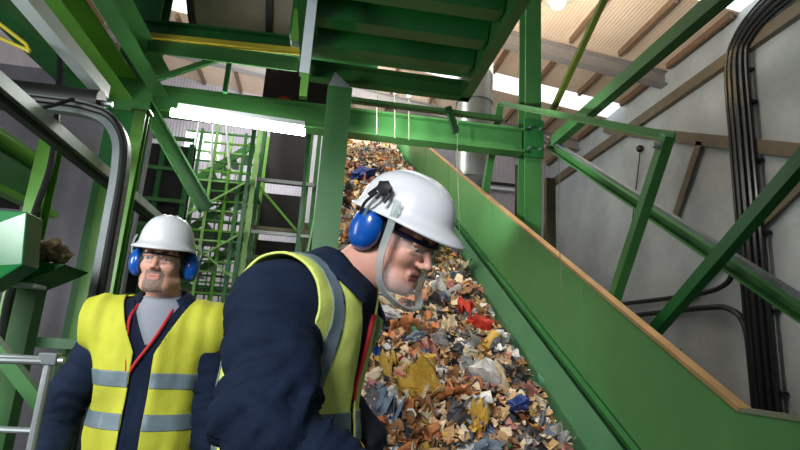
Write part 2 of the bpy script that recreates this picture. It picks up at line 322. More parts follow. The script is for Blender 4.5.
# ------------------------------------------------------------------ main steelwork
t = thing('steel_column', 'tall green steel column standing behind the chute right of centre', 'column', (2.33, 5.75, -.5))
MB().ibeam((2.34, 5.85, -.5), (2.34, 5.85, 9.2), .20, .24, .025, (0, 1, 0)).build('column_shaft', M['green'], t, smooth=0)
MB().box((2.22, 5.70, 3.82), (2.46, 5.73, 4.3)).build('gusset', M['deep'], t, smooth=0)
for dx in (-.07, .07):
    for z in (3.92, 4.18): MB().tube([(2.34+dx, 5.66, z), (2.34+dx, 5.70, z)], .016, 6).build('bolt', M['greymetal'], t)
tag(MB().ibeam((-2.15, 5.75, 3.98), (2.2, 5.75, 4.0), .2, .30, .025).build('cross_beam', M['green'], smooth=0), 'long green cross beam spanning from left column to the tall right column', 'beam')
t = thing('fluorescent_lamp', 'glowing white fluorescent tube hung under the green cross beam', 'lamp', (-1.0, 5.25, 3.7))
MB().tube([(-1.53, 4.90, 3.51), (-.33, 5.40, 3.67)], .038, 14).build('tube', M['tube'], t)
MB().beam((-1.50, 4.97, 3.60), (-.35, 5.42, 3.76), .1, .05).build('housing', M['whitepaint'], t, smooth=0)
for x, y_, z_ in ((-1.4, 5.0, 3.61), (-.5, 5.35, 3.74)): MB().beam((x, y_, z_), (x, 5.7, 3.86), .03, .02).build('bracket', M['galv'], t, smooth=0)
t = thing('left_column', 'dark green steel column at upper left joining the cross beam', 'column', (-2.15, 5.75, -.5)); t.name = 'steel_column'
MB().ibeam((-2.2, 5.75, -.5), (-2.2, 5.75, 6.6), .34, .30, .03, (0, 1, 0)).build('column_shaft', M['deep'], t, smooth=0)
MB().box((-2.42, 5.55, 3.75), (-1.95, 5.59, 4.25)).build('gusset', M['green'], t, smooth=0)
tag(MB().chan((-2.0, 5.6, 3.85), (-1.25, 5.6, 2.8), .14, .16, .015).build('brace', M['green'], smooth=0), 'green diagonal brace below the left end of the cross beam', 'brace')
t = thing('upper_beam', 'upper green beam with lamplight coloured yellow on its lower flange above the fluorescent lamp', 'beam', (-.8, 5.0, 4.3))
MB().ibeam((-1.95, 5.0, 4.36), (.36, 5.0, 4.42), .14, .2, .02).build('girder', M['deep'], t, smooth=0)
MB().box((-1.85, 4.91, 4.10), (-.43, 4.93, 4.25)).build('lower_web', M['green'], t, smooth=0)
MB().beam((-1.85, 4.90, 4.255), (-.43, 4.90, 4.31), .06, .05).build('lamplit_flange', M['yellow'], t, smooth=0)  # yellow stands in for lamplight reflected on the green beam
tag(MB().beam((-1.75, 5.0, 3.87), (-1.15, 5.0, 4.2), .04, .05).build('brace', M['green'], smooth=0), 'thin green brace slanting up under the upper beam with the lamplit flange', 'brace')
tag(MB().beam((-1.1, 5.0, 3.82), (-1.1, 5.0, 4.34), .04, .05).build('strut', M['deep'], smooth=0), 'short green strut between cross beam and upper beam', 'strut')
# green post in the middle
t = thing('green_post', 'broad green post with angled top behind the man in the dark jacket', 'post', (0.0, 3.9, 0))
MB().chan((0.0, 3.9, .0), (0.0, 3.9, 3.44), .19, .12, .014, (0, 1, 0)).build('post_shaft', M['green'], t, smooth=0)
MB().add([(-.09, 3.84, 3.44), (.09, 3.84, 3.44), (-.05, 3.84, 3.56), (-.09, 3.96, 3.44), (.09, 3.96, 3.44), (-.05, 3.96, 3.56)], [(0, 1, 2), (5, 4, 3), (0, 3, 4, 1), (1, 4, 5, 2), (2, 5, 3, 0)]).build('top_plate', M['galv'], t, smooth=0)
# platform overhead
t = thing('overhead_platform', 'dark green ribbed underside of a raised platform overhead', 'platform', (.4, 2.6, 3.6))
MB().box((-.25, .9, 3.78), (1.05, 4.05, 3.82)).build('deck_plate', M['deck'], t, smooth=0)
for y in (1.25, 1.6, 1.95, 2.3, 2.65, 3.0, 3.35, 3.7):
    MB().prof((-.2, y, 3.70), (1.0, y, 3.70), [(-.12, .08), (-.06, -.05), (.06, -.05), (.12, .08)]).build('rib', M['deck'], t, smooth=0)
MB().chan((1.05, .9, 3.68), (1.05, 4.08, 3.68), .08, .2, .014).build('edge_channel', M['green'], t, smooth=0)
MB().chan((-.3, 4.06, 3.66), (1.09, 4.06, 3.66), .08, .16, .014).build('edge_channel', M['green'], t, smooth=0)
MB().chan((-.28, .9, 3.68), (-.28, 4.0, 3.68), .08, .2, .014).build('edge_channel', M['deep'], t, smooth=0)
MB().angle((.0, 4.15, 3.50), (1.42, 4.15, 3.50), .05, .06).build('handrail', M['green'], t, smooth=0)
MB().beam((.92, 4.12, 3.52), (1.0, 4.12, 3.30), .05, .05).build('knee', M['green'], t, smooth=0)
t = thing('hanging_post', 'pale grey hanging post with green foot at the left of the platform', 'post', (-.21, 3.0, 2.9))
MB().box((-.25, 2.97, 3.05), (-.19, 3.03, 4.6)).build('shaft', M['whitepaint'], t, smooth=0)
MB().box((-.235, 2.975, 2.9), (-.19, 3.025, 3.05)).build('foot', M['lit'], t, smooth=0)
t = thing('drive_housing', 'dark green housing with rounded edges left of the hanging post', 'housing', (-.45, 3.9, 3.5))
MB().box((-.42, 3.7, 3.75), (-.28, 3.9, 4.7)).build('housing_body', M['deep'], t, smooth=0, bevel=.02)
MB().box((-.40, 3.68, 3.70), (-.30, 3.72, 3.95)).build('latch', M['lit'], t, smooth=0)
# big curved drum belly
V = []; Fc = []; n = 24
t = thing('screening_drum', 'large brownish grey rounded drum belly overhead behind the upper beam', 'drum', (-.6, 6.2, 4.7))
def drum(r0, x0, x1, mt, nm):
    V = []; Fc = []
    cx = [x0+(x1-x0)*k/18 for k in range(19)]
    for x in cx:
        for k in range(36): a = 2*PI*k/36; V.append((x, 6.1+r0*math.cos(a), 5.85+r0*math.sin(a)+.02*math.sin(k*1.0)))
    for i in range(18):
        for k in range(36): Fc.append((i*36+k, i*36+(k+1) % 36, (i+1)*36+(k+1) % 36, (i+1)*36+k))
    Fc += [tuple(range(36))[::-1], tuple(range(18*36, 19*36))]
    return mesh_obj(nm, V, Fc, mt, t)
drum(.95, -1.75, .0, mat('taupe_steel', srgb(160, 148, 130), .6, var=.2, vscale=5), 'drum_shell')
for x in (-1.75, -.9, -.05): drum(1.0, x, x+.07, M['darkmetal'], 'drum_ring')
tag(MB().box((-1.1, 7.4, 4.9), (-.15, 7.5, 5.9)).build('mesh_panel', M['darkpanel'], smooth=0), 'charcoal mesh panel between drum and cross beam', 'panel')
t = thing('pipe_run', 'grey pipe with a small red valve seen just above the cross beam', 'pipe', (-.6, 6.95, -.5)); MB().beam((-1.1, 6.95, 4.52), (-.25, 6.95, 4.52), .08, .1).build('pipe', M['galv'], t, smooth=0)
for x in (-1.08, -.35): MB().beam((x, 6.95, -.5), (x, 6.95, 4.5), .05, .05).build('support', M['deep'], t, smooth=0)
MB().tube([(-.72, 6.75, 4.62), (-.72, 6.82, 4.62)], .09, 14).build('wheel', M['red'], t); MB().box((-.8, 6.8, 4.48), (-.6, 6.95, 4.56)).build('stem', M['red'], t, smooth=0)

# roof lamp
t = thing('hall_lamp', 'warm glowing high bay lamp under the roof at top right of centre', 'lamp', (4.3, 9.3, 8.9))
lp = at(558, 2, 9.2)
MB().add(*icos(lp, .16, 2)).build('bulb', M['bulb'], t)
MB().tube([lp+np.array([0, 0, .06]), lp+np.array([0, 0, .2]), lp+np.array([0, 0, .45])], [.3, .22, .06], 20).build('lamp_shade', M['galv'], t)
MB().tube([lp+np.array([0, 0, .4]), lp+np.array([0, 0, .9])], .02, 6).build('rod', M['darkmetal'], t)

# ------------------------------------------------------------------ left side machinery
tag(MB().beam((-1.82, 1.8, 3.3), (-1.82, 4.15, 3.3), .10, .10).build('overhead_channel', M['whitepaint'], smooth=0), 'pale grey steel channel running overhead at upper left', 'channel')
tag(MB().chan((-2.24, 2.6, 4.0), (-2.24, 5.6, 4.0), .22, .26, .015).build('overhead_girder', M['lit'], smooth=0), 'bright green overhead girder beside the pale grey channel', 'girder')
tag(MB().chan((-1.88, 2.6, 4.1), (-1.88, 5.6, 4.1), .16, .26, .015).build('overhead_girder', M['green'], smooth=0), 'mid green overhead girder nearest the left column', 'girder')
tag(MB().box((-2.0, 1.6, 4.75), (-1.35, 4.6, 4.81)).build('deck', M['deep'], smooth=0) , 'dark green deck sheet above the left girders', 'deck')
tag(MB().beam((-2.6, 2.6, 3.85), (-2.45, 5.6, 3.85), .2, .3).build('green_plate', M['deep'], smooth=0), 'dark green plate at the far upper left corner', 'plate')
t = thing('black_roller', 'black roller above the bent grey trunking at left', 'roller', (-1.8, 3.5, 2.95))
MB().tube([(-2.3, 3.55, 2.95), (-1.55, 3.55, 2.95)], .085, 18).build('roller', M['black'], t); MB().tube([(-1.55, 3.55, 2.95), (-1.48, 3.55, 2.95)], .02, 8).build('axle', M['galv'], t)
t = thing('cable_trunking', 'grey bent trunking with black hose turning down behind the man at left', 'trunking', (-1.3, 3.4, 0))
pth = arc([(-2.4, 3.4, 2.84), (-1.9, 3.4, 2.85), (-1.52, 3.4, 2.83), (-1.36, 3.4, 2.70), (-1.31, 3.4, 2.48), (-1.30, 3.4, 2.0), (-1.29, 3.4, 1.2), (-1.29, 3.4, 0.2)], 6)
V = []; Fc = []
for i, p in enumerate(pth):
    d = (pth[min(i+1, len(pth)-1)]-pth[max(i-1, 0)]).normalized(); nn = Vector((-d.z, 0, d.x)); 
    for a, bb in ((-.045, 0), (.045, 0), (.045, .07), (-.045, .07)): V.append(p+nn*a+Vector((0, bb, 0)))
for i in range(len(pth)-1):
    for k in range(4): Fc.append((i*4+k, i*4+(k+1) % 4, i*4+4+(k+1) % 4, i*4+4+k))
Fc += [(3, 2, 1, 0), tuple(len(V)-4+k for k in range(4))]
mesh_obj('duct', V, Fc, M['greymetal'], t)
MB().tube([Vector(p)+Vector((.03 if i > 12 else .0, -.03, .0)) for i, p in enumerate(pth)], .022, 8).build('hose', M['black'], t)
def post(name, x, y, z0, z1, wd, mt, lb):
    t = thing(name, lb, 'post', (x, y, z0)); MB().ibeam((x, y, z0), (x, y, z1), wd, wd, .012, (0, 1, 0)).build('post_shaft', mt, t, smooth=0)
    MB().box((x-wd, y-wd, z0), (x+wd, y+wd, z0+.02)).build('base_plate', mt, t, smooth=0)
    MB().box((x-wd*.8, y-wd*.6, z1), (x+wd*.8, y+wd*.6, z1+.015)).build('cap_plate', mt, t, smooth=0)
post('green_post', -1.45, 4.0, -.5, 3.1, .085, M['lit'], 'bright lime green post right of the bent grey trunking')
post('green_post', -1.80, 4.5, -.5, 2.66, .075, M['lit'], 'slim lime green post left of the bent grey trunking, behind the man')
post('green_post', -2.02, 4.0, -.5, 2.85, .12, M['lit'], 'lime green post with cables wound round it near the left edge')
t = thing('pale_handrail', 'pale grey sloping rail crossing the left side behind the posts', 'rail', (-1.6, 4, 2.6))
MB().beam((-1.62, 2.2, 2.61), (-1.62, 6.4, 2.61), .05, .07).build('rail', M['galv'], t, smooth=0)
MB().beam((-1.66, 2.2, 2.56), (-1.66, 6.4, 2.56), .05, .04).build('lower_strip', M['darkmetal'], t, smooth=0)
pp = arc([(-2.05, 3.85, 3.6), (-1.96, 3.82, 3.1), (-1.92, 3.85, 2.6), (-1.98, 3.9, 2.2), (-1.93, 3.88, 1.95), (-2.02, 3.9, 1.7), (-2.0, 3.9, 1.3)], 6)
tag(MB().tube(pp, .022, 7).build('power_cable', M['black']), 'black cable hanging down the cable wound green post at left', 'cable')
pp = arc([(-2.3, 3.0, 2.9), (-2.0, 3.1, 2.68), (-1.75, 3.2, 2.72), (-1.6, 3.3, 2.85)], 6)
tag(MB().tube(pp, .012, 6).build('power_cable', M['black']), 'thin black cable sagging across the upper left under the roller', 'cable')
t = thing('side_conveyor', 'small green side conveyor with rounded top tube at left edge', 'conveyor', (-2.4, 3.8, 2.3))
MB().tube([(-2.4, 3.0, 2.80), (-2.4, 4.55, 2.80)], .07, 14).build('top_tube', M['lit'], t)
MB().tube([(-2.4, 4.55, 2.80), (-2.4, 4.63, 2.80)], .075, 14).build('end_cap', M['galv'], t)
MB().beam((-2.45, 3.0, 2.62), (-2.42, 4.7, 2.62), .06, .3).build('side_plate', M['deep'], t, smooth=0)
MB().beam((-2.36, 3.0, 2.42), (-2.30, 4.8, 2.42), .10, .05).build('lower_flange', M['lit'], t, smooth=0)
MB().beam((-2.8, 3.2, 2.42), (-2.8, 4.6, 2.42), .7, .04).build('belt', M['black'], t, smooth=0)
for y in (3.3, 4.2): MB().beam((-2.6, y, -.5), (-2.6, y, 2.4), .06, .06).build('leg', M['deep'], t, smooth=0)
# hood at the left edge
t = thing('sorting_hood', 'shiny green sheet metal hood at the left edge', 'hood', (-1.6, 2.6, 1.2))
MB().add([(-1.9, 2.55, 1.96), (-1.35, 2.6, 1.98), (-1.32, 2.6, 1.74), (-1.45, 2.6, 1.62), (-1.9, 2.5, 1.62), (-1.9, 2.75, 1.96), (-1.35, 2.75, 1.98), (-1.32, 2.75, 1.74), (-1.45, 2.75, 1.62), (-1.9, 2.7, 1.62)],
         [(0, 4, 3, 2, 1), (5, 6, 7, 8, 9), (0, 1, 6, 5), (1, 2, 7, 6), (2, 3, 8, 7), (3, 4, 9, 8), (4, 0, 5, 9)]).build('front_sheet', mat('glossy_green_paint', srgb(36, 122, 66), .2, var=.15, vscale=3), t, smooth=0, bevel=.006)
MB().add([(-1.9, 2.48, 1.62), (-1.45, 2.55, 1.62), (-1.34, 2.5, 1.52), (-1.9, 2.3, 1.30), (-1.9, 2.6, 1.6), (-1.45, 2.6, 1.6), (-1.34, 2.56, 1.5), (-1.9, 2.4, 1.28)],
         [(0, 3, 2, 1), (4, 5, 6, 7), (0, 1, 5, 4), (1, 2, 6, 5), (2, 3, 7, 6), (3, 0, 4, 7)]).build('lower_flap', mat('glossy_teal_green', srgb(50, 128, 84), .22, var=.1), t, smooth=0)
MB().beam((-1.5, 2.7, .1), (-1.5, 2.7, 1.7), .06, .06).build('support', M['deep'], t, smooth=0)
t = thing('catch_tray', 'dark green wedge tray holding clumps of waste at left', 'tray', (-1.42, 3.0, 1.7))
MB().add([(-1.58, 2.9, 1.80), (-1.28, 2.9, 1.79), (-1.32, 2.9, 1.76), (-1.50, 2.9, 1.66), (-1.58, 3.2, 1.80), (-1.28, 3.2, 1.79), (-1.32, 3.2, 1.76), (-1.50, 3.2, 1.66)],
         [(0, 3, 2, 1), (4, 5, 6, 7), (0, 1, 5, 4), (1, 2, 6, 5), (2, 3, 7, 6), (3, 0, 4, 7)]).build('tray_body', M['deep'], t, smooth=0)
MB().beam((-1.5, 3.1, .1), (-1.5, 3.1, 1.7), .1, .1).build('support', M['green'], t, smooth=0)
cl = mat('waste_clump', srgb(150, 136, 100), .9, col2=srgb(84, 62, 44), vscale=9, bump=.8, bscale=20)
for i, (x, z, r, lb) in enumerate(((-1.50, 1.86, .07, 'dark brown clump of waste on the left end of the green tray'), (-1.42, 1.87, .065, 'tan clump of waste in the middle of the green tray'), (-1.37, 1.845, .055, 'pale round clump of waste nearest the tray tip'))):
    tag(MB().add(*icos((x, 3.02, z), r, 3, (1, 1, .9), .5, i)).build('waste_clump', cl), lb, 'waste', 'waste clumps on the small tray')
tag(MB().box((-1.47, 2.78, 1.655), (-1.34, 2.9, 1.675)).build('bracket', M['whitepaint'], smooth=0, bevel=.003), 'white flat bracket below the green wedge tray', 'bracket')
t = thing('guard_rail', 'galvanised guard rail', 'rail', (-.95, 1.75, .1)); t['label'] = 'galvanised guard rail at lower left beside the facing man'
MB().tube([(-1.6, 1.75, 1.375), (-.72, 1.75, 1.375)], .010, 10).build('top_rail', M['galv'], t); MB().tube([(-1.5, 1.50, 1.36), (-.76, 1.75, 1.37)], .010, 10).build('slant_rail', M['galv'], t)
MB().tube([(-.76, 1.75, .1), (-.76, 1.75, 1.39)], .012, 10).build('rail_post', M['galv'], t); MB().tube([(-1.6, 1.75, 1.18), (-.76, 1.75, 1.18)], .009, 10).build('lower_rail', M['galv'], t)
MB().box((-.785, 1.735, 1.36), (-.735, 1.775, 1.395)).build('clamp', M['greymetal'], t, smooth=0, bevel=.004)
t = thing('drive_motor', 'dark drive motor with grey ring at the bottom left corner', 'motor', (-1.2, 2.3, 1.0))
MB().tube([(-1.42, 2.3, 1.19), (-1.2, 2.3, 1.19)], .06, 20).build('motor_body', M['darkmetal'], t); MB().tube([(-1.30, 2.3, 1.19), (-1.27, 2.3, 1.19)], .07, 20).build('ring', M['galv'], t)
MB().box((-1.4, 2.2, 1.06), (-1.2, 2.4, 1.13)).build('foot', M['darkmetal'], t, smooth=0); MB().beam((-1.3, 2.3, .1), (-1.3, 2.3, 1.06), .08, .08).build('stand', M['deep'], t, smooth=0)
tag(MB().beam((-1.28, 2.4, 1.42), (-1.0, 2.4, 1.14), .05, .05).build('brace', M['green'], smooth=0), 'green slanting brace behind the guard rail at lower left', 'brace')
tag(MB().box((-2.2, 4.2, 1.35), (-1.2, 4.6, 1.42)).build('ledge', M['deep'], smooth=0), 'dark green ledge behind the guard rail at left', 'ledge')
for i, (z, lb) in enumerate(((0, 'upper yellow handrail bar at the upper left edge'), (14, 'lower yellow handrail bar at the upper left edge'))):
    tag(MB().tube([at(-40, -8+z, 3.3), at(0, 24+z, 3.3), at(26, 44+z*.4, 3.3), at(30, 52, 3.3)], .012, 8).build('yellow_handrail', M['yellow']), lb, 'handrail')

# stair and cage tower behind the lamp
t = thing('stair_tower', 'green lattice stair tower with landings left of the dark screens', 'tower', (-1.7, 9.4, -.5))
lat = [M['lit'], M['green'], mat('pale_green_paint', srgb(140, 190, 110), .5, var=.3, vscale=4)]
for i, x in enumerate((-2.55, -2.25, -2.0, -1.72, -1.52, -1.3)):
    for y in (9.0, 10.3):
        MB().beam((x, y, -.5), (x, y, 4.5+.5*(i % 3)), .045+.03*(i == 5), .05).build('post', lat[(i+(y > 9.5)) % 3], t, smooth=0)
        if i in (0, 2, 3): MB().beam((x+.13, y+.2, 1.0), (x+.13, y+.2, 4.9-.3*(i % 2)), .022, .022).build('rod', M['whitepaint'] if i % 2 else lat[0], t, smooth=0)
zz = list(np.arange(1.2, 5.1, .17))
for i, z in enumerate(zz):
    x0 = -2.5 if i % 3 else -2.2
    MB().beam((x0, 9.0, z), (-1.3, 9.0, z+.02), .03, .03).build('rail', lat[i % 3], t, smooth=0)
    if i % 2 == 0: MB().beam((-2.4, 10.3, z+.1), (-1.3, 10.3, z+.1), .035, .04).build('rail', lat[(i+1) % 3], t, smooth=0)
for i, z in enumerate((2.3, 3.2, 4.1)):
    MB().box((-2.5, 9.0, z), (-1.3, 10.3, z+.05)).build('landing', M['deep'], t, smooth=0)
    MB().beam((-2.4, 9.3, z), (-1.4, 9.3, z+.85), .05, .12).build('flight', M['green'], t, smooth=0)
    for k in range(6): MB().box((-2.35+k*.17, 9.3, z+.1+k*.14), (-2.2+k*.17, 9.9, z+.12+k*.14)).build('tread', M['galv'], t, smooth=0)
for i in range(3): MB().tube([(-2.3+i*.3, 8.9, 4.3), (-2.3+i*.2, 8.9, 5.3+.12*(i % 2))], .022, 6).build('pipe', M['whitepaint'], t)
for a, c in (((-2.5, 2.4), (-1.3, 3.3)), ((-1.3, 2.4), (-2.5, 3.3)), ((-2.5, 3.3), (-1.3, 4.2)), ((-2.0, 1.5), (-1.3, 2.3))): MB().beam((a[0], 8.95, a[1]), (c[0], 8.95, c[1]), .03, .03).build('brace', lat[2], t, smooth=0)
t = thing('screen_tower', 'green framed tower of charcoal screens under the fluorescent lamp', 'tower', (-.8, 9.5, -.5))
for x in (-1.24, -.42, -.28):
    MB().beam((x, 9.2, -.5), (x, 9.2, 6.0), .07, .07).build('post', M['green'], t, smooth=0)
for (z0, z1, mt) in ((4.35, 6.2, 'darkpanel'), (3.42, 4.15, 'darkpanel'), (2.98, 3.28, 'darkpanel'), (2.2, 2.85, 'olive')): MB().box((-1.2, 9.6, z0), (-.46, 9.66, z1)).build('screen', M[mt], t, smooth=0)
for z, mt in ((4.25, 'galv'), (3.33, 'galv'), (3.40, 'brownpost'), (2.9, 'green')): MB().beam((-1.25, 9.15, z), (-.28, 9.15, z), .05, .06).build('rail', M[mt], t, smooth=0)
for a, c in (((-1.2, 4.1), (-.5, 3.4)), ((-.5, 2.95), (-1.3, 2.2))): MB().beam((a[0], 9.1, a[1]), (c[0], 9.1, c[1]), .04, .04).build('brace', M['lit'], t, smooth=0)
MB().box((-.4, 9.3, 1.5), (-.28, 9.36, 3.6)).build('side_panel', M['brownpost'], t, smooth=0)
t = thing('rack_frame', 'dark green rack with rungs behind the facing man\'s helmet', 'rack', (-2.2, 7.4, -.5)); t['label'] = 'dark rack with green rungs above the facing helmet'
MB().box((-2.85, 7.6, -.5), (-1.95, 7.65, 4.15)).build('back_sheet', M['darkpanel'], t, smooth=0)
for x in (-2.8, -2.35, -1.98): MB().beam((x, 7.5, -.5), (x, 7.5, 4.15), .06, .06).build('post', M['deep'], t, smooth=0)
for z in (2.0, 2.5, 2.95, 3.3, 3.75, 4.2): MB().beam((-2.85, 7.45, z), (-1.95, 7.45, z), .04, .05).build('rung', M['green'], t, smooth=0)
MB().box((-2.85, 7.3, 2.4), (-1.95, 7.44, 2.9)).build('lower_panel', M['deep'], t, smooth=0)
t = thing('hopper', 'dark green hopper low behind the stair tower', 'hopper', (-.8, 8.3, -.5))
MB().add([(-2.3, 7.9, 1.0), (-.3, 7.9, 1.0), (-.3, 8.8, 1.0), (-2.3, 8.8, 1.0), (-2.4, 7.7, 1.6), (-.2, 7.7, 1.6), (-.2, 8.9, 1.6), (-2.4, 8.9, 1.6)], [(0, 3, 2, 1), (0, 1, 5, 4), (1, 2, 6, 5), (2, 3, 7, 6), (3, 0, 4, 7), (4, 5, 6, 7)]).build('bin', M['deep'], t, smooth=0)
for x in (-2.2, -.4): MB().beam((x, 8.3, -.5), (x, 8.3, 1.0), .1, .1).build('leg', M['green'], t, smooth=0)
# walkway the men stand on
t = thing('walkway', 'grey steel walkway the two men stand on', 'walkway', (-.6, 1.2, 0))
MB().box((-1.7, -.8, .05), (.6, 1.9, .10)).build('grating', M['grate'], t, smooth=0)
MB().box((-1.7, 1.9, .05), (-.25, 3.2, .10)).build('grating', M['grate'], t, smooth=0)
for x in (-1.6, .45):
    for y in (-.6, 1.7): MB().beam((x, y, -.5), (x, y, .05), .08, .08).build('support', M['green'], t, smooth=0)

# ------------------------------------------------------------------ the waste on the conveyor
def heapz(x, y):
    c = max(0, 1-abs((x-.84)/1.14)**6)
    g = .24+.36*min(1, max(0, (y-5)/9))
    return beltz(y)+.02+c*g+(.07*noise.noise(Vector((x*2.1, y*1.7, 3)))+.05*noise.noise(Vector((x*5, y*4.4, 9))))*(.4+.6*c)
WC = {'tan': (208, 168, 118), 'cream': (234, 212, 176), 'brown': (146, 104, 66), 'dark grey': (74, 74, 80), 'pale grey': (168, 168, 168), 'grey blue': (104, 120, 140),
      'white': (232, 230, 226), 'orange': (198, 124, 74), 'yellow': (214, 172, 70), 'red': (204, 52, 34), 'pink': (204, 140, 130), 'blue': (34, 66, 140), 'green': (60, 128, 92), 'black': (30, 30, 32)}
WM = {k: mat('waste_'+k.replace(' ', '_'), srgb(*v), .6, var=.35, vscale=9, bump=.35, bscale=30) for k, v in WC.items()}
WK = list(WC); WP = np.array([26, 22, 12, 9, 10, 7, 5, 5, 4, .5, 4, 1, .8, 4.]); WP /= WP.sum()
def sheet(n, sx, sy, seed, crumple, fold=.5):
    V = []; Fc = []
    for i in range(n+1):
        for j in range(n+1):
            u = i/n-.5; v = j/n-.5; q = Vector((u*2.2+seed*5.3, v*2.2, seed*1.3))
            z = crumple*(noise.noise(q*1.3)+.5*noise.noise(q*3.1))+fold*abs(u+.3*v)*.5
            V.append((sx*(u+.12*noise.noise(q+Vector((9, 0, 0)))), sy*(v+.12*noise.noise(q+Vector((0, 9, 0)))), z*sx))
    for i in range(n):
        for j in range(n): a = i*(n+1)+j; Fc.append((a, a+n+1, a+n+2, a+1))
    return V, Fc
# one bed of fine mixed scraps that nobody could count
bv = []; bf = []; bi = []
nx, ny = 26, 170; ysr = [2.05+(YE-2.1)*(k/ny)**1.25 for k in range(ny+1)]
for y in ysr:
    for i in range(nx+1):
        x = -.17+(1.86+.17)*i/nx; bv.append((x, y, heapz(x, y)-.03))
for j in range(ny):
    for i in range(nx):
        a = j*(nx+1)+i; bf.append((a, a+1, a+nx+2, a+nx+1)); bi.append(3 if noise.noise(Vector((i*.3, j*.35, 1))) > -.1 else 2)
tmpl = [sheet(2, 1, .8, s*1.7, .5, .8) for s in range(16)]
for k in range(9000):
    y = 2.3+(YE-2.8)*rng.random()**1.35; x = -.12+1.95*rng.random(); s = (.035+.075*rng.random()**1.6)*(1+.07*max(0, y-4))
    V, Fc = tmpl[k % 16]; R = Matrix.Rotation(rng.random()*6.28, 3, 'Z'); R = Matrix.Rotation(math.atan(.556)+rng.normal()*.45, 3, 'X')@Matrix.Rotation(rng.normal()*.5, 3, 'Y')@R
    c = Vector((x, y, heapz(x, y)+.02*rng.random())); n0 = len(bv)
    for v in V: p = R@(Vector(v)*s)+c; bv.append((min(p.x, 1.88), p.y, p.z))
    ci = int(rng.choice(len(WK), p=WP))
    for f in Fc: bf.append(tuple(n0+i for i in f)); bi.append(ci)
o = mesh_obj('mixed_waste', bv, bf, [WM[k] for k in WK], smooth=.5, idx=bi)
tag(o, 'bed of small mixed scraps covering the whole inclined conveyor', 'waste'); o['kind'] = 'stuff'
# countable pieces lying on the bed
def lathe(P, n=12):
    V = [(r*math.cos(2*PI*k/n), r*math.sin(2*PI*k/n), z) for r, z in P for k in range(n)]
    Fc = [(i*n+k, i*n+(k+1) % n, (i+1)*n+(k+1) % n, (i+1)*n+k) for i in range(len(P)-1) for k in range(n)]
    return V, Fc+[tuple(range(n))[::-1], tuple(range((len(P)-1)*n, len(P)*n))]
shapes = []
for s in range(5): shapes.append(('cardboard_scrap', 'torn %s cardboard scrap', sheet(5, 1, .75, s+.3, .28, .9), ['tan', 'brown', 'cream', 'orange'], .018))
for s in range(4): shapes.append(('paper_sheet', 'crumpled %s paper sheet', sheet(7, 1, .8, s+7.7, .6, .5), ['white', 'cream', 'pale grey', 'pink'], .004))
for s in range(5):
    V, Fc = icos((0, 0, 0), .5, 3, (1, .75, .45), .75, s+2); shapes.append(('plastic_bag', 'crumpled %s plastic bag', (V, Fc), ['pale grey', 'dark grey', 'white', 'grey blue', 'blue', 'black'], 0))
for s in range(4): shapes.append(('cloth_rag', 'twisted %s cloth rag', sheet(8, 1.1, .5, s+14.2, .9, .2), ['grey blue', 'dark grey', 'pink', 'brown', 'cream', 'orange', 'yellow'], .012))
V, Fc = lathe([(.10, -.5), (.16, -.47), (.16, -.1), (.13, 0), (.16, .1), (.15, .25), (.05, .4), (.05, .5)]); shapes.append(('plastic_bottle', 'squashed %s plastic bottle', (V, Fc), ['pale grey', 'green', 'white', 'grey blue'], 0))
V, Fc = lathe([(.2, -.35), (.24, -.33), (.22, 0), (.24, .33), (.2, .35)]); shapes.append(('tin_can', 'dented %s tin can', (V, Fc), ['pale grey', 'cream', 'yellow'], 0))
V, Fc = lathe([(.12, -.3), (.25, .3), (.27, .32), (.22, .3)], 14); shapes.append(('plastic_cup', 'crushed %s plastic cup', (V, Fc), ['white', 'yellow', 'orange'], 0))
mb = MB(); mb.box((-.45, -.25, -.18), (.45, .25, .18)); shapes.append(('foam_block', 'broken %s foam block', (mb.V, mb.F), ['cream', 'white', 'yellow', 'tan'], 0))
cache = {}
used = set()
def zlabel(k, col, x, y, s):
    z = 'at the heap foot' if y < 3.6 else 'low on the heap' if y < 4.3 else 'below the heap middle' if y < 5.2 else 'at the heap middle' if y < 6.4 else 'above the heap middle' if y < 8 else 'near the heap top'
    z += ' against the green side plate' if x > 1.4 else ' right of its centre line' if x > 1.0 else ' left of its centre line' if x > .5 else ' by its left edge'
    return ('large ' if s > .22 else 'small ' if s < .16 else '')+shapes[k][1] % col+' '+z
def waste(k, col, x, y, s, lift=.0, label=None, name=None, tilt=None):
    nm, lb, (V, Fc), cols, th = shapes[k]
    key = (k, col)
    if key not in cache:
        V = np.array(V)
        o = mesh_obj(name or nm, V, Fc, WM[col], origin=False, smooth=.9)
        if th: m_ = o.modifiers.new('s', 'SOLIDIFY'); m_.thickness = th
        cache[key] = o
    else: o = cache[key].copy(); COL.objects.link(o)
    o.location = (x, y, heapz(x, y)+lift); o.scale = (s, s, s*(.8+.4*rng.random()))
    o.rotation_euler = (math.atan(.556)+rng.normal()*.35, rng.normal()*.4, rng.random()*6.28) if tilt is None else tilt
    tag(o, label, 'waste', 'loose waste pieces on the conveyor'); return o
for i in range(290):
    for tr in range(30):
        y = 3.1+8.5*rng.random()**1.7; x = -.02+1.76*rng.random(); k = int(rng.integers(len(shapes))) if rng.random() < .5 else int(rng.integers(0, 18))
        cc_ = str(rng.choice(shapes[k][3])); s_c = (.11+.14*rng.random())*(1+.04*(y-3)); lb_ = zlabel(k, cc_, x, y, s_c)
        if lb_ not in used: break
    used.add(lb_); waste(k, cc_, x, y, s_c, .03, lb_)
def heap_at(px, py):
    lo, hi = 2.5, 16
    for y in np.linspace(lo, hi, 700):
        p = at(px, py, y)
        if p[2] < heapz(p[0], y): return p[0], y
    return .8, 8
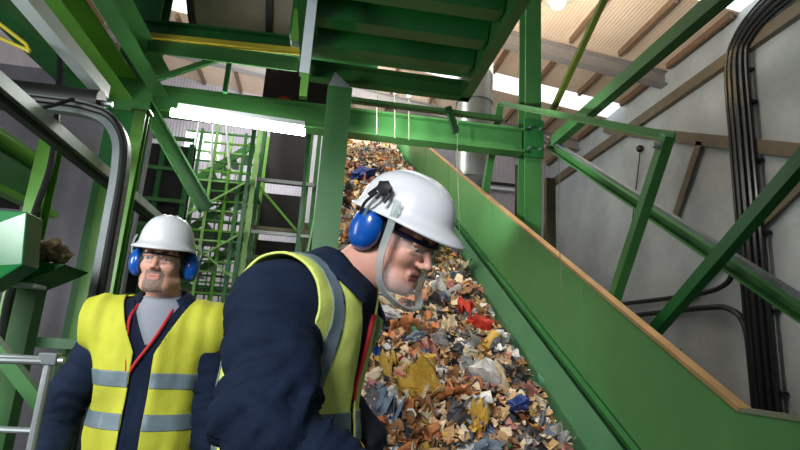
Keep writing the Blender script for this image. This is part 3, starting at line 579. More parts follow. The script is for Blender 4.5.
x, y = heap_at(466, 318); waste(14, 'red', x, y, .30, .07, 'bright red crumpled cloth near the green side plate half way up'); waste(12, 'red', x+.06, y-.25, .22, .07, 'smaller bright red bag just below the bright red cloth')
x, y = heap_at(362, 182); waste(10, 'blue', x, y, .5, .12, 'blue bag high on the heap left of the white helmet')
x, y = heap_at(485, 383); waste(12, 'white', x, y, .30, .06, 'large pale bag near the bottom of the heap below the red cloth')
x, y = heap_at(520, 412); waste(11, 'blue', x, y, .20, .05, 'dark blue bag near the bottom right of the heap')
x, y = heap_at(545, 395); waste(15, 'green', x, y, .18, .05, 'green rag near the bottom of the green side plate')
x, y = heap_at(420, 395); waste(16, 'yellow', x, y, .28, .05, 'yellow rag at the lower left of the heap beside the vest')

# ------------------------------------------------------------------ people: implicit surfaces meshed with surface nets
class SDF:
    def __init__(s): s.P = []
    def cone(s, a, b, ra, rb, k=.02, op=1): s.P.append(('c', np.array(a, float), np.array(b, float), ra, rb, k, op)); return s
    def ell(s, c, r, R=None, k=.02, op=1): s.P.append(('e', np.array(c, float), np.array(r, float), R, None, k, op)); return s
    def inflated(s, e):
        o = SDF()
        for p in s.P: o.P.append((p[0], p[1], p[2], p[3]+e, p[4]+e, p[5], p[6]) if p[0] == 'c' else (p[0], p[1], p[2]+e, p[3], None, p[5], p[6]))
        return o
    def __call__(s, X):
        d = np.full(len(X), 9.)
        for p in s.P:
            if p[0] == 'c':
                a, b = p[1], p[2]; ab = b-a; t = np.clip(((X-a)@ab)/max(ab@ab, 1e-9), 0, 1)
                q = np.linalg.norm(X-a-t[:, None]*ab, axis=1)-(p[3]+(p[4]-p[3])*t)
            else:
                q0 = X-p[1]
                if p[3] is not None: q0 = q0@p[3]
                k0 = np.linalg.norm(q0/p[2], axis=1); k1 = np.linalg.norm(q0/p[2]**2, axis=1); q = k0*(k0-1)/np.maximum(k1, 1e-6)
            k = p[5]
            if p[6] > 0: h = np.clip(.5+.5*(q-d)/k, 0, 1); d = q*(1-h)+d*h-k*h*(1-h)
            else: h = np.clip(.5-.5*(d+q)/k, 0, 1); d = d*(1-h)-q*h+k*h*(1-h)
        return d
def grad(f, X, e=1e-3):
    return np.stack([(f(X+np.eye(3)[i]*e)-f(X-np.eye(3)[i]*e))/(2*e) for i in range(3)], 1)
def surfnet(f, lo, hi, h):
    lo = np.array(lo, float); n = np.ceil((np.array(hi)-lo)/h/4).astype(int)*4+1
    cn = (n-1)//4+1; ax = [lo[i]+4*h*np.arange(cn[i]) for i in range(3)]
    G = np.stack(np.meshgrid(*ax, indexing='ij'), -1).reshape(-1, 3); cv = f(G).reshape(cn)
    val = np.repeat(np.repeat(np.repeat(cv, 4, 0), 4, 1), 4, 2)[:n[0], :n[1], :n[2]].copy()
    idx = np.stack(np.meshgrid(*[np.arange(k) for k in n], indexing='ij'), -1)
    near = (np.abs(cv) < 9*h)
    m = np.zeros(cn, bool)
    m |= near
    mm = np.repeat(np.repeat(np.repeat(m, 4, 0), 4, 1), 4, 2)
    # a fine node belongs to the coarse node below it; test both neighbours by dilating
    d = m.copy()
    for a in range(3):
        e = d.copy(); sl = [slice(None)]*3; sl2 = [slice(None)]*3; sl[a] = slice(0, -1); sl2[a] = slice(1, None); e[tuple(sl)] |= d[tuple(sl2)]; d = e
    mm = np.repeat(np.repeat(np.repeat(d, 4, 0), 4, 1), 4, 2)[:n[0], :n[1], :n[2]]
    I = idx[mm]; P = lo+I*h; out = np.empty(len(P))
    for s in range(0, len(P), 200000): out[s:s+200000] = f(P[s:s+200000])
    val[mm] = out
    S = val < 0
    c = n-1; cs = [S[dx:dx+c[0], dy:dy+c[1], dz:dz+c[2]] for dx in (0, 1) for dy in (0, 1) for dz in (0, 1)]
    sm = sum(x.astype(np.int8) for x in cs); act = (sm > 0) & (sm < 8); ids = np.full(act.shape, -1); ids[act] = np.arange(act.sum()); cell = np.argwhere(act)
    off = np.array([(0, 0, 0), (0, 0, 1), (0, 1, 0), (0, 1, 1), (1, 0, 0), (1, 0, 1), (1, 1, 0), (1, 1, 1)])
    vv = np.stack([val[tuple((cell+o).T)] for o in off], 1); acc = np.zeros((len(cell), 3)); cnt = np.zeros(len(cell))
    for a in range(8):
        for b in range(a+1, 8):
            if np.abs(off[a]-off[b]).sum() != 1: continue
            cr = (vv[:, a] < 0) != (vv[:, b] < 0); t = np.where(cr, vv[:, a]/np.where(cr, vv[:, a]-vv[:, b], 1), 0)
            acc += np.where(cr[:, None], off[a]+t[:, None]*(off[b]-off[a]), 0); cnt += cr
    V = lo+(cell+acc/cnt[:, None])*h; Fc = []
    for a in range(3):
        u, v = (a+1) % 3, (a+2) % 3; sl = [slice(None)]*3; sl2 = [slice(None)]*3; sl[a] = slice(0, -1); sl2[a] = slice(1, None)
        s0, s1 = S[tuple(sl)], S[tuple(sl2)]; E_ = np.argwhere(s0 != s1)
        E_ = E_[(E_[:, u] > 0) & (E_[:, v] > 0) & (E_[:, u] < n[u]-1) & (E_[:, v] < n[v]-1)]
        eu = np.zeros(3, int); eu[u] = 1; ev = np.zeros(3, int); ev[v] = 1
        q = np.stack([ids[tuple((E_-eu-ev).T)], ids[tuple((E_-ev).T)], ids[tuple(E_.T)], ids[tuple((E_-eu).T)]], 1)
        flip = ~s0[tuple(E_.T)]; q[flip] = q[flip][:, ::-1]; Fc.append(q)
    Fc = np.concatenate(Fc); Fc = Fc[(Fc >= 0).all(1)]
    for _ in range(2): g = grad(f, V); V = V-np.clip(f(V), -h, h)[:, None]*g/np.maximum((g**2).sum(1), .2)[:, None]
    return V, Fc
def clipmesh(V, Fc, f, g, h):                  # keep the part of the surface where g > 0, with a clean edge
    gv = g(V); keep = (gv[Fc] > 0).any(1); Fc = Fc[keep]; used = np.unique(Fc); out = used[gv[used] < 0]
    for _ in range(3):
        X = V[out]; n_ = grad(f, X); n_ /= np.linalg.norm(n_, axis=1)[:, None]; t = grad(g, X); t -= (t*n_).sum(1)[:, None]*n_
        st = -(g(X)/np.maximum((t**2).sum(1), .05))[:, None]*t; L = np.linalg.norm(st, axis=1)[:, None]; st *= np.minimum(1, 1.2*h/np.maximum(L, 1e-9)); V[out] = X+st
    mp = np.full(len(V), -1); mp[used] = np.arange(len(used)); return V[used], mp[Fc]
def displace(V, f, fn):
    n_ = grad(f, V); n_ /= np.maximum(np.linalg.norm(n_, axis=1), 1e-6)[:, None]
    return V+n_*np.array([fn(Vector(v)) for v in V])[:, None]
def frameR(fwd, up):                           # columns: his left (+x), back (+y), up (+z); face looks along -y
    f = nz(fwd); u = np.array(up, float); u = nz(u-f*u.dot(f)); x = np.cross(u, f); return np.stack([x, -f, u], 1)
# note x = up x fwd = his left side
def head_sdf(beard=0):
    s = SDF()
    s.ell((0, .012, .035), (.073, .094, .088), k=.02).ell((0, -.028, -.035), (.056, .066, .078), k=.03)
    s.cone((-.024, -.070, -.092), (.024, -.070, -.092), .020, .020, .03).ell((0, -.084, -.098), (.021, .016, .018), k=.02)
    s.cone((-.052, -.01, -.07), (-.028, -.06, -.092), .02, .02, .025).cone((.052, -.01, -.07), (.028, -.06, -.092), .02, .02, .025)
    s.cone((-.036, -.082, .024), (.036, -.082, .024), .012, .012, .018)
    for x in (-1, 1):
        s.ell((x*.036, -.068, -.026), (.021, .020, .020), k=.022)
        s.ell((x*.031, -.101, .002), (.018, .016, .011), k=.014, op=-1)
        s.ell((x*.078, .012, -.004), (.010, .020, .032), k=.008)
    s.cone((0, -.092, .012), (0, -.117, -.028), .0075, .0095, .012)
    for x in (-1, 1): s.ell((x*.011, -.105, -.033), (.0075, .011, .007), k=.007)
    s.cone((-.018, -.0915, -.060), (.018, -.0915, -.060), .0052, .0052, .008).cone((-.014, -.0895, -.069), (.014, -.0895, -.069), .006, .006, .008)
    s.ell((0, -.101, -.0645), (.024, .008, .0014), k=.003, op=-1)
    for x in (-1, 1): s.cone((x*.016, -.100, .0115), (x*.046, -.088, .0095), .0058, .005, .004)   # upper lids
    for x in (-1, 1): s.cone((x*.018, -.094, -.010), (x*.044, -.084, -.009), .005, .004, .006)
    return s
def hand_parts(s, wrist, d, nrm, left, curl=.7, r=1.0):   # d: direction of the hand, nrm: out of the back of the hand
    d = nz(d); nrm = nz(np.array(nrm)-d*np.dot(nrm, d)); sd = np.cross(d, nrm)*(1 if left else -1)   # towards the thumb
    w_ = np.array(wrist, float)
    s.cone(w_-d*.05, w_+d*.01, .03*r, .029*r, .02)
    for k in (-1, 0, 1): s.cone(w_+d*.02+sd*.014*k, w_+d*.085+sd*.026*k, .019*r, .014*r, .014)
    for i, (o_, L) in enumerate(((.032, .072), (.011, .080), (-.011, .075), (-.031, .060))):
        p = w_+d*.09+sd*o_; a = .15
        for j, (fr, rr) in enumerate(((.45, .0098), (.32, .0088), (.23, .008))):
            a += curl*(1.0 if j else .7); q = p+(d*math.cos(a)-nrm*math.sin(a))*L*fr*1.0; s.cone(p, q, rr*r+.0008, rr*r, .004); p = q
    p = w_+d*.025+sd*.03; q = p+nz(d*.6+sd*.75-nrm*.25)*.038; s.cone(p, q, .015*r, .0115*r, .012); e = q+nz(d*.9+sd*.05-nrm*.5)*.032; s.cone(q, e, .0112*r, .0095*r, .006); e2 = e+nz(d*.6-sd*.3-nrm*.7)*.024; s.cone(e, e2, .0095*r, .0085*r, .004)
def person(P):
    J = {k: np.array(v, float) for k, v in P['J'].items()}; HR = P['HR']; HO = J['head']; TR = P['TR']; TO = J['chest']
    root = thing('person', P['label'], 'person', (J['pelvis'][0], J['pelvis'][1], .10))
    hl = lambda p: HO+HR@np.array(p, float)      # head local -> world
    tl = lambda p: TO+TR@np.array(p, float)
    toT = lambda X: (X-TO)@TR
    toH = lambda X: (X-HO)@HR
    hs = head_sdf()
    hf = lambda X: hs(toH(X))
    nb = J['neck']
    neck = SDF().cone(hl((0, .022, -.05)), nb, .056, .064, .03)
    headf = lambda X: smin(hf(X), neck(X), .03)
    # torso
    PR = P.get('PR', TR)
    def torso(e, sw=.115):
        s = SDF(); s.cone(tl((-sw, .0, .12)), tl((sw, .0, .12)), .07+e, .07+e, .06)
        s.ell(TO, (.165+e, .112+e, .19+e), TR, .07); s.ell(J['belly'], (.152+e, P.get('belly', .115)+e, .17+e), PR, .08)
        s.ell(J['pelvis'], (.168+e, .12+e, .14+e), PR, .07); s.cone(nb-.02*TR[:, 2], tl((0, 0, .10)), .065+e*.4, .09+e, .06); return s
    def arm(s, sd, e, k=.04, we=0):
        s.cone(J['sh'+sd], J['el'+sd], .052+e, .042+e, k); s.cone(J['el'+sd], J['wr'+sd], .042+e+we, .028+e+we, .03); return s
    def legs(e):
        s = SDF(); s.ell(J['pelvis'], (.165+e, .12+e, .13+e), PR, .05)
        for q in 'LR': s.cone(J['hip'+q], J['kn'+q], .085+e, .058+e, .05); s.cone(J['kn'+q], J['an'+q], .056+e, .042+e, .04)
        return s
    # body: torso and limbs, then head and hands in finer mesh, all in one object
    bs = torso(-.012)
    for q in 'LR': arm(bs, q, 0)
    bs.P += legs(0).P
    bs.P += neck.P
    pts = np.array([J[k] for k in J]); lo = pts.min(0)-.25; hi = pts.max(0)+.25; lo[2] = .10
    V1, F1 = surfnet(bs, lo, np.minimum(hi, [9, 9, HO[2]-.1]), .014)
    V2, F2 = surfnet(headf, np.minimum(HO, nb)-.17, np.maximum(HO, nb)+[.17, .17, .16], .0036)
    # keep only above the neck base
    g = lambda X: (X-nb)@nz(HO-nb)+.03
    V2, F2 = clipmesh(V2, F2, headf, g, .0036)
    # body clipped below the neck joint
    V1, F1 = clipmesh(V1, F1, bs, lambda X: -(X-nb)@nz(HO-nb)+.0, .014)
    Vs = [V1, V2]; Fs = [F1, F2+len(V1)]; mi = [np.zeros(len(F1), int)]
    c = toH(V2)[F2].mean(1); lip = (np.abs(c[:, 0]) < .023-np.abs(c[:, 2]+.065)*.6) & (np.abs(c[:, 2]+.0645) < .0115) & (c[:, 1] < -.088); 
    m2 = np.where(lip, 1, 0)
    if P.get('beard'): 
        bd = (c[:, 1] < -.05) & (c[:, 2] < -.050) & (c[:, 2] > -.118) & (np.abs(c[:, 0]) < .034) & ~lip & (c[:, 2] > -.125); m2 = np.where(bd, 2, m2)
        m2 = np.where((c[:, 2] < -.040) & (c[:, 2] > -.056) & (np.abs(c[:, 0]) < .030) & (c[:, 1] < -.075) & ~lip, 2, m2)
    mi.append(m2)
    gl = P.get('gloves')
    if not gl:
        n = len(V1)+len(V2)
        for q in 'LR':
            hsdf = SDF(); hand_parts(hsdf, J['wr'+q], J['hd'+q], J['hn'+q], q == 'L', .35)
            a, b = surfnet(hsdf, J['wr'+q]-.24, J['wr'+q]+.24, .005); Vs.append(a); Fs.append(b+n); n += len(a); mi.append(np.zeros(len(b), int))
    mesh_obj('body', np.concatenate(Vs), np.concatenate(Fs), [M['skin'], M['lips'], M['beard']], root, smooth=3.2, idx=np.concatenate(mi))
    if gl:
        for q in 'LR':
            hsdf = SDF(); hand_parts(hsdf, J['wr'+q], J['hd'+q], J['hn'+q], q == 'L', P.get('curl', .75), 1.18); hsdf.cone(J['wr'+q]-nz(J['hd'+q])*.05, J['wr'+q]-nz(J['hd'+q])*.01, .038, .036, .01)
            a, b = surfnet(hsdf, J['wr'+q]-.24, J['wr'+q]+.24, .005)
            mesh_obj('glove', displace(a, hsdf, lambda v: .002*noise.noise(v*60)), b, M['glove'], root, smooth=3.2)
    # eyes
    for x in (-1, 1):
        V, Fc = icos((0, 0, 0), .0118, 3); V = np.array(V); ctr = np.array((x*.031, -.0835, .002)); Fc = np.array(Fc); cc = V[Fc].mean(1); gz = nz(P.get('gaze', (0, -1, -.1))); dd = cc@gz/.0118
        mesh_obj('eye', (V+ctr)@HR.T+HO, Fc, [M['eyewhite'], M['iris']], root, smooth=3.2, idx=np.where(dd > .86, 1, 0))
        a = [hl((x*(.014+.008*k), -.1015+.0022*k*k*.5+.001*k, .0215+.0045*math.sin(k*.8))) for k in range(5)]
        MB().tube(a, [.0025, .0038, .004, .0032, .0015], 6).build('eyebrow', M['hair'], root)
    # hair seen below the helmet
    hh = SDF().ell((0, .014, .034), (.0775, .0985, .091), k=.01); hw = lambda X: hh(toH(X))
    V, Fc = surfnet(hw, HO-.14, HO+.15, .006)
    def hg(X): q = toH(X); return np.minimum(q[:, 2]+.035-np.maximum(0, -q[:, 1]-.0)*1.4+np.maximum(0, q[:, 1])*.5, q[:, 1]+.055+np.maximum(0, q[:, 2]-.05)*.5)
    V, Fc = clipmesh(V, Fc, hw, hg, .006); mesh_obj('hair', displace(V, hw, lambda v: .0015*noise.noise(v*180)), Fc, M['hair'], root, smooth=3.2, solid=.003)
    # jacket
    js = torso(.016)
    js2 = SDF(); js2.P = list(js.P)
    E = P.get('sleeve', .03)
    for q in 'LR': js2.cone(J['sh'+q], J['el'+q], .052+E+P.get('shx', 0), .044+E, .05); js2.cone(J['el'+q], J['wr'+q]-nz(J['hd'+q])*.02, .045+E, .030+E*.6, .035)
    def fold(v):
        a = 0.
        for q in 'LR':
            e = Vector(J['el'+q]); s0 = Vector(J['sh'+q]); w0 = Vector(J['wr'+q])
            for p0, p1 in ((s0, e), (e, w0)):
                dv = (p1-p0); L = dv.length; dn = dv/L; t = (v-p0).dot(dn)
                if -.08 < t < L+.08 and (v-p0-dn*t).length < .16:
                    rad = (v-p0-dn*t); wgt = math.exp(-((v-e).length/.17)**2)*.95+.18
                    n_ = noise.noise(Vector((t*22, rad.x*5, rad.z*5+rad.y*4))); a = max(a, wgt*P.get('fa', .017)*(1-abs(n_)*2.6), key=abs) if True else a
        return a*.9+.004*noise.noise(v*14)
    lo2 = lo.copy(); lo2[2] = J['pelvis'][2]-.17
    V, Fc = surfnet(js2, lo2, [hi[0], hi[1], nb[2]+.12], .0075)
    cut = P.get('hem', -.10)
    def jg(X):
        q = toT(X); n0 = nz(HO-nb); a = .052-((X-nb)@n0)            # neck hole
        if P.get('vopen'): a = np.minimum(a, np.where(q[:, 1] < 0, np.abs(q[:, 0])-np.maximum(0, q[:, 2]-.035)*.50, 1))
        return np.minimum(a, (X[:, 2]-(J['pelvis'][2]+cut)))
    V, Fc = clipmesh(V, Fc, js2, jg, .0075)
    # open cuffs
    def cg(X): return np.minimum(*[((X-J['wr'+q])@nz(J['wr'+q]-J['el'+q])*-1+.0)+np.maximum(0, np.linalg.norm(X-J['wr'+q], axis=1)-.10)*9 for q in 'LR'])
    V, Fc = clipmesh(V, Fc, js2, cg, .0075)
    jk = mesh_obj('jacket', displace(V, js2, fold), Fc, M['navy'], root, smooth=3.2, solid=.003)
    if P.get('vopen'):
        st_ = torso(.006); V, Fc = surfnet(st_, TO-.35, TO+.42, .0085)
        V, Fc = clipmesh(V, Fc, st_, lambda X: np.minimum.reduce([.045-(X-nb)@nz(HO-nb), .12-np.abs(toT(X)[:, 0]), toT(X)[:, 2]+.05]), .0085)
        mesh_obj('shirt', V, Fc, M['shirt'], root, smooth=3.2, solid=.003)
    # collar
    V = []; Fc = []; n = 28; ud = nz(HO-nb)*.5+TR[:, 2]*.5; ud = nz(ud)
    cR = frameR(-TR[:, 1], ud); a0 = P.get('copen', .55)
    prof = [(.066, -.035), (.072, .0), (.071, .034), (.075, .046), (.090, .032), (.110, .012), (.122, -.006)]
    for i in range(n+1):
        th = a0+(2*PI-2*a0)*i/n
        for r, z in prof:
            ff = math.cos(th)   # 1 = front
            V.append(nb+cR@np.array((math.sin(th)*r*1.08, -math.cos(th)*r*1.0, z-.035*max(0, ff)-.022*max(0, ff)**2+.012*max(0, -ff))))
    mN = len(prof)
    for i in range(n):
        for k in range(mN-1): Fc.append((i*mN+k, (i+1)*mN+k, (i+1)*mN+k+1, i*mN+k+1))
    mesh_obj('collar', V, Fc, M['navy'], root, smooth=3.2, solid=.005)
    # vest
    def vest_field(lo_, hi_=None): pass
    e = .030; vs = torso(e, P.get('sw', .15)); 
    hemz = P.get('vhem', -.42); aw = P.get('aw', .165); gap = P.get('gap', .022)
    def vg(X):
        q = toT(X); x, y, z = q.T
        front = np.where(y < 0, 1, 0)
        nk = np.sqrt((x/1.0)**2+((y+.0)/.9)**2)-P.get('nkr', .088)
        nk = np.where(z > .08, nk, 1)
        vee = np.where(y < 0, np.abs(x)-(gap+np.maximum(0, z-P.get('vz', .02))*P.get('vs', .55)), 1)
        ah = np.maximum(aw-np.abs(x), -(z+P.get('ahz', .02))*1.0)
        return np.minimum.reduce([nk, vee, ah, z-hemz])
    lo3 = TO-.55; hi3 = TO+.4; lo3[2] = TO[2]-.62
    V0, F0 = surfnet(vs, lo3, hi3, .0075)
    def vfold(v): 
        q = TR.T@(np.array(v)-TO); return .006*noise.noise(Vector((q[0]*14, q[1]*8, q[2]*4)))+.003*noise.noise(v*22)+P.get('vf', 0)*noise.noise(Vector((q[0]*30, 0, q[2]*3+4)))
    V, Fc = clipmesh(V0.copy(), F0, vs, vg, .0075); vst = mesh_obj('hi_vis_vest', displace(V, vs, vfold), Fc, M[P.get('vmat', 'hivis')], root, smooth=3.2, solid=.005)
    for rule in P['bands']:
        def bg(X):
            q = toT(X); return np.minimum(vg(X)-.001, rule(q, X))
        V, Fc = clipmesh(V0.copy(), F0, vs, bg, .0075)
        if len(Fc): mesh_obj('reflective_band', displace(V, vs, lambda v: vfold(v)+.0042), Fc, M['reflect'], vst, smooth=3.2, solid=.002)
    # trousers and boots
    ls = legs(.02); V, Fc = surfnet(ls, [lo[0], lo[1], .2], [hi[0], hi[1], J['pelvis'][2]+.16], .014)
    V, Fc = clipmesh(V, Fc, ls, lambda X: J['pelvis'][2]+.05-X[:, 2], .014)
    mesh_obj('trousers', displace(V, ls, lambda v: .006*noise.noise(v*9)), Fc, M['navy'], root, smooth=3.2, solid=.003)
    for q in 'LR':
        a = J['an'+q]; fd = -PR[:, 1]; fd = nz((fd[0], fd[1], 0)); a = np.array((a[0], a[1], .19))
        s = SDF().cone(a+[0, 0, .12], a-[0, 0, .02], .052, .048, .03).cone(a-[0, 0, .045], a+fd*.14-[0, 0, .05], .045, .04, .03)
        V, Fc = surfnet(s, a-.26, a+.26, .008); V[:, 2] = np.maximum(V[:, 2], .102); mesh_obj('boot', V, Fc, M['boot'], root, smooth=3.2)
    # helmet
    HT = P.get('helmet_tilt', 0.); ct, st = math.cos(HT), math.sin(HT); RX = np.array([[1, 0, 0], [0, ct, -st], [0, st, ct]])
    hc = np.array((0, .0, P.get('hz', .052))); hw_ = lambda p: hl(RX@np.array(p, float)+hc)
    V = []; Fc = []; nA, nU = 64, 16; prof = []
    for i in range(nA):
        th = 2*PI*i/nA; fx, fy = math.sin(th), -math.cos(th); front = max(0, math.cos(th))
        rim = .010+.034*front**1.5+.010*max(0, -math.cos(th))
        row = [(1, rim, -.010-.016*front**2), (1, rim, -.006-.014*front**2), (1, rim*.5, -.002-.004*front), (1, .004, .004)]
        for r_, e_, z_ in row: V.append(hw_((fx*(P.get('hx', .102)+e_), fy*(.122+e_), z_)))
        for k in range(1, nU):
            ph = PI/2*k/nU; sc_ = math.cos(ph)**.72; rid = 1+.012*math.exp(-((abs(fx)-.0)/.18)**2)*math.sin(ph*2)
            V.append(hw_((fx*P.get('hx', .102)*sc_, fy*.122*sc_, .004+P.get('hh', .100)*math.sin(ph)*rid)))
    m_ = 4+nU-1
    for i in range(nA):
        j = (i+1) % nA
        for k in range(m_-1): Fc.append((i*m_+k, j*m_+k, j*m_+k+1, i*m_+k+1))
    V.append(hw_((0, 0, .0045+P.get('hh', .1)))); tp = len(V)-1
    for i in range(nA): Fc.append((i*m_+m_-1, ((i+1) % nA)*m_+m_-1, tp))
    hm = mesh_obj('safety_helmet', V, Fc, M['helmet'], root, smooth=3.2, solid=.004)
    for x in (-.022, 0, .022): MB().tube([hw_((x, .122*math.cos(a), .004+(P.get('hh', .1)+.0005)*math.sin(a))) for a in np.linspace(.55, 2.5, 20)], [.002]+[.006]*18+[.002], 8).build('ridge', M['helmet'], hm)
    MB().tube([hw_((.093*math.sin(a), -.112*math.cos(a), .000)) for a in np.linspace(0, 2*PI, 40)], .006, 6).build('sweat_band', M['black'], hm)
    # ear defenders
    for x in (-1, 1):
        ed = SDF().ell((x*.094, .018, -.008), (.025, .041, .053), k=.012).ell((x*.106, .018, -.008), (.020, .034, .046), k=.012)
        ew = lambda X: ed(toH(X)); V, Fc = surfnet(ew, hl((x*.1, .018, -.004))-.08, hl((x*.1, .018, -.004))+.08, .004)
        cp = mesh_obj('ear_defender', V, Fc, M['cup'], root, smooth=3.2)
        MB().tube([hl((x*.074, .018+.030*math.cos(a), -.004+.040*math.sin(a))) for a in np.linspace(0, 2*PI, 26)], .011, 8).build('cushion', M['cushion'], cp)
        MB().tube(arc([hl((x*.118, .018, .010)), hl((x*.126, .012, .045)), hl((x*.120, .004, .075)), hl((x*.112, -.002, .092))], 5), .0035, 6).build('bracket', M['galv'], cp)
        MB().tube(arc([hl((x*.118, .03, .010)), hl((x*.126, .028, .045)), hl((x*.118, .014, .080))], 5), .0035, 6).build('bracket', M['cushion'], cp)
        if P.get('mount', True):
            V, Fc = icos((0, 0, 0), .019, 2, (.6, 1.2, .9), .3, 3); V = np.array(V)@HR.T+hl((x*.117, .0, .094)); MB().add(V, Fc).build('mount', M['cushion'], cp)
            for a in (-.02, 0.0, .018): MB().tube([hl((x*.118, .0+a, .090)), hl((x*.124, .006+a*1.3, .066))], .004, 6).build('clip', M['cushion'], cp)
    # glasses
    gp = [(x*.1, 0, 0) for x in ()]
    arcp = lambda z, off=0: [hl((.070*math.sin(a)*1.0, -.118*math.cos(a)**.8+.010+off if math.cos(a) > 0 else .01, z)) for a in np.linspace(-1.35, 1.35, 25)]
    fr = MB().tube(arcp(.017), .0032 if P.get('thinframe') else .006, 8).build('safety_glasses', M['frame'], root)
    top, bot = arcp(.020), arcp(-.020, .006); V = top+bot; nn = len(top)
    mesh_obj('lens', V, [(k, k+1, nn+k+1, nn+k) for k in range(nn-1) if abs(k-12) > 0 or True], M['lens'], fr, smooth=3.2, solid=.0015)
    for x in (-1, 1): MB().tube([hl((x*.069, -.015, .022)), hl((x*.078, .03, .018))], .003, 6).build('temple', M['frame'], fr)
    return dict(root=root, hl=hl, tl=tl, TR=TR, TO=TO, js=js2, hm=hm)
def smin(a, b, k): h = np.clip(.5+.5*(b-a)/k, 0, 1); return b*(1-h)+a*h-k*h*(1-h)
def on_surface(f, p, d, off):
    p = np.array(p, float); d = nz(d)
    for _ in range(60):
        v = f(p[None])[0]
        if v < off: break
        p = p+d*max(v-off, .001)*.8
    return p

# --- man 1: leaning over the chute in profile
v0 = nz((.16, .99, 0)); rt = np.array((v0[1], -v0[0], 0))         # view and screen-right directions
def hdir(deg): a = math.radians(deg); return rt*math.cos(a)-v0*math.sin(a)   # 0 = profile to the right, 90 = at the camera
fh = hdir(32); pt = math.radians(29); f1 = fh*math.cos(pt)-np.array((0, 0, 1))*math.sin(pt); u1 = np.array((0, 0, 1))*math.cos(pt)+fh*math.sin(pt)
rl = math.radians(4); HR1 = frameR(f1, u1*math.cos(rl)+np.cross(f1, u1)*math.sin(rl))
t1 = hdir(16); lean = math.radians(14); tf = t1*math.cos(lean)-np.array((0, 0, 1))*math.sin(lean); tu = np.array((0, 0, 1))*math.cos(lean)+t1*math.sin(lean)
TR1 = frameR(tf, tu); PR1 = frameR(t1, (0, 0, 1))
R_ = -TR1[:, 0]; Ld = TR1[:, 0]
J1 = {'head': at(397, 235, 1.25), 'neck': at(345, 282, 1.25)}
J1['chest'] = J1['neck']-TR1[:, 2]*.19-rt*.045
J1['belly'] = J1['chest']-np.array((0, 0, .24))+t1*.005
J1['pelvis'] = J1['belly']-np.array((0, 0, .20))-t1*.02
J1['shR'] = J1['chest']+R_*.165+TR1[:, 2]*.105-rt*.012; J1['shL'] = J1['chest']+Ld*.14+TR1[:, 2]*.10-tf*.02
J1['elR'] = at(268, 425, .97); J1['wrR'] = at(372, 500, .93); J1['elL'] = J1['shL']+np.array((0, 0, -.27))-t1*.02+Ld*.03; J1['wrL'] = at(352, 408, 1.38)
J1['hdR'] = rt*.9-np.array((0, 0, .3)); J1['hnR'] = np.array((0, 0, 1.)); J1['hdL'] = nz(rt*.7-np.array((0, 0, .7))); J1['hnL'] = nz(rt*.5+np.array((0, 0, .6))-v0*.5)
for q, s in (('L', 1), ('R', -1)):
    J1['hip'+q] = J1['pelvis']+PR1[:, 0]*s*.09-np.array((0, 0, .05)); J1['kn'+q] = np.array((*(J1['hip'+q]+t1*.05)[:2], .60)); J1['an'+q] = np.array((*(J1['hip'+q]-t1*(.02-.1*s)+PR1[:, 0]*s*.03)[:2], .19))
vert = lambda q, X: .018-np.abs(np.abs(q[:, 0])-.128)
p1 = person(dict(J=J1, HR=HR1, TR=TR1, PR=PR1, label='man in white helmet and navy jacket leaning right over the waste, seen from the side', gloves=True, sleeve=.031, shx=.006,
    bands=[vert, lambda q, X: .032-np.abs(X[:, 2]-1.295)], hem=-.1, vhem=-.50, aw=.185, gap=.012, nkr=.084, sw=.155, vs=.22, curl=.85, ahz=.16, vz=.0, helmet_tilt=-.11, hz=.047, gaze=(0, -1, -.55)))
r1 = p1['root']; hl = p1['hl']
sp = arc([hl((-.112, -.045, .085)), hl((-.108, -.052, .02)), hl((-.098, -.056, -.05)), hl((-.078, -.075, -.105)), hl((-.045, -.115, -.128)), hl((0, -.132, -.132)), hl((.045, -.115, -.128)), hl((.078, -.075, -.105)), hl((.098, -.056, -.05)), hl((.108, -.052, .02)), hl((.112, -.045, .085))], 5)
V = []; Fc = []
for i, p in enumerate(sp):
    p = np.array(p); c_ = hl((0, -.03, -.02)); d = np.array(sp[min(i+1, len(sp)-1)])-np.array(sp[max(i-1, 0)]); d = nz(d); o_ = nz(p-c_-d*np.dot(p-c_, d)); s_ = np.cross(d, o_)
    for a, b_ in ((-.009, -.002), (.009, -.002), (.009, .002), (-.009, .002)): V.append(p+s_*a+o_*b_)
for i in range(len(sp)-1):
    for k in range(4): Fc.append((i*4+k, i*4+(k+1) % 4, i*4+4+(k+1) % 4, i*4+4+k))
Fc += [(3, 2, 1, 0), tuple(len(V)-4+k for k in range(4))]
fs = mesh_obj('face_shield', V, Fc, M['shield'], r1, smooth=.8)
# clear sheet rising from the rim in front of the chin
ii = [k for k in range(len(sp)) if 14 <= k <= len(sp)-15]; V = []; 
for k in ii:
    p = np.array(sp[k]); V.append(p); V.append(p+HR1@np.array((0, -.004, .05)))
mesh_obj('clear_sheet', V, [(2*k, 2*k+2, 2*k+3, 2*k+1) for k in range(len(ii)-1)], M['lens'], fs, smooth=3.2, solid=.001)
jf = p1['js']; tl = p1['tl']
pp = [on_surface(jf, tl((.012, -.4, z)), TR1[:, 1], .012) for z in np.linspace(.15, -.04, 8)]
MB().tube(arc(pp, 3), .006, 8).build('red_piping', M['redcloth'], r1)

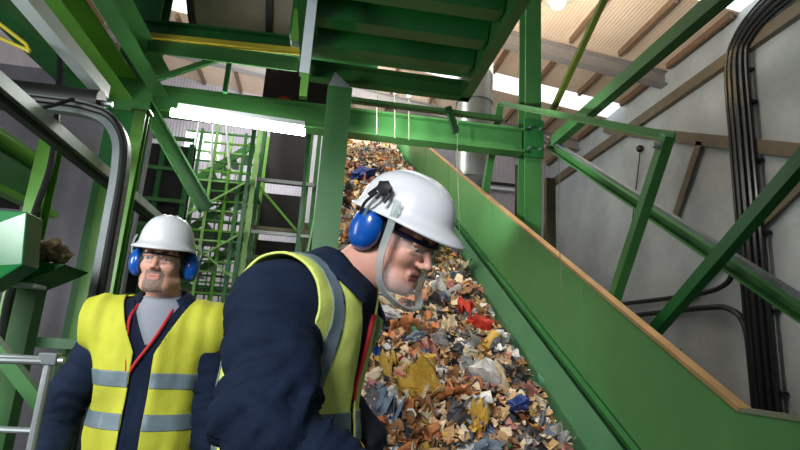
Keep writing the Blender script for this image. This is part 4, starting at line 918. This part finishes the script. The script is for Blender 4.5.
# --- man 2: standing on the left and facing the camera
f2 = nz((.06, -1, 0)); HR2 = frameR(f2+np.array((-.06, 0, -.03)), (.03, 0, 1)); TR2 = frameR(nz((.02, -1, 0)), (0, 0, 1))
J2 = {'head': at(164, 262, 2.1), 'neck': at(164, 304, 2.14)}
J2['chest'] = J2['neck']-np.array((0, 0, .20)); J2['chest'][0] -= .005
J2['belly'] = J2['chest']-np.array((0, 0, .25)); J2['pelvis'] = J2['belly']-np.array((0, 0, .20))
J2['shR'] = J2['chest']-TR2[:, 0]*.175+[0, .03, .10]; J2['shL'] = J2['chest']+TR2[:, 0]*.175+[0, 0, .11]
J2['elR'] = at(64, 402, 2.20); J2['wrR'] = at(42, 490, 2.05); J2['elL'] = J2['shL']+np.array((.06, 0, -.27)); J2['wrL'] = J2['elL']+np.array((0, -.06, -.24))
J2['hdR'] = J2['wrR']-J2['elR']; J2['hdL'] = J2['wrL']-J2['elL']; J2['hnR'] = np.array((-1., 0, 0)); J2['hnL'] = np.array((1., 0, 0))
for q, s in (('L', 1), ('R', -1)):
    J2['hip'+q] = J2['pelvis']+TR2[:, 0]*s*.09-np.array((0, 0, .05)); J2['kn'+q] = np.array((*(J2['hip'+q]+[0, -.02, 0])[:2], .60)); J2['an'+q] = np.array((*(J2['hip'+q]+TR2[:, 0]*s*.03)[:2], .19))
p2 = person(dict(J=J2, HR=HR2, TR=TR2, label='man in white helmet and open yellow vest facing the camera with a red lanyard', beard=True, sleeve=.020, copen=.75, vopen=True, vmat='hivis2', belly=.125,
    bands=[lambda q, X: .026-np.abs(X[:, 2]-1.315), lambda q, X: .026-np.abs(X[:, 2]-1.18)], vhem=-.52, aw=.245, sw=.185, gap=.034, nkr=.106, ahz=.03, vz=.02, vs=.45, hem=-.1, mount=False, thinframe=True, gaze=(.1, -1, 0), vf=.006, hx=.094, hh=.116, fa=.010))
r2 = p2['root']; tl = p2['tl']; jf = p2['js']
lan = [tl((-.062, -.03, .215)), on_surface(jf, tl((-.070, -.4, .14)), TR2[:, 1], .010), on_surface(jf, tl((-.062, -.4, .06)), TR2[:, 1], .010), on_surface(jf, tl((-.048, -.4, -.03)), TR2[:, 1], .012), on_surface(jf, tl((-.045, -.4, -.06)), TR2[:, 1], .012),
       on_surface(jf, tl((-.02, -.4, -.01)), TR2[:, 1], .012), on_surface(jf, tl((.020, -.4, .06)), TR2[:, 1], .010), on_surface(jf, tl((.05, -.4, .13)), TR2[:, 1], .010), tl((.062, -.03, .215))]
MB().tube(arc(lan, 6), .0055, 8).build('lanyard', M['redcloth'], r2)
# grey shirt in the open neck
ss = SDF().ell(tl((0, -.01, .08)), (.085, .098, .13), TR2, .03); nk2 = J2['neck']
V, Fc = surfnet(ss, tl((0, 0, .08))-.2, tl((0, 0, .08))+.2, .008)
ss2 = lambda X: ss(X)
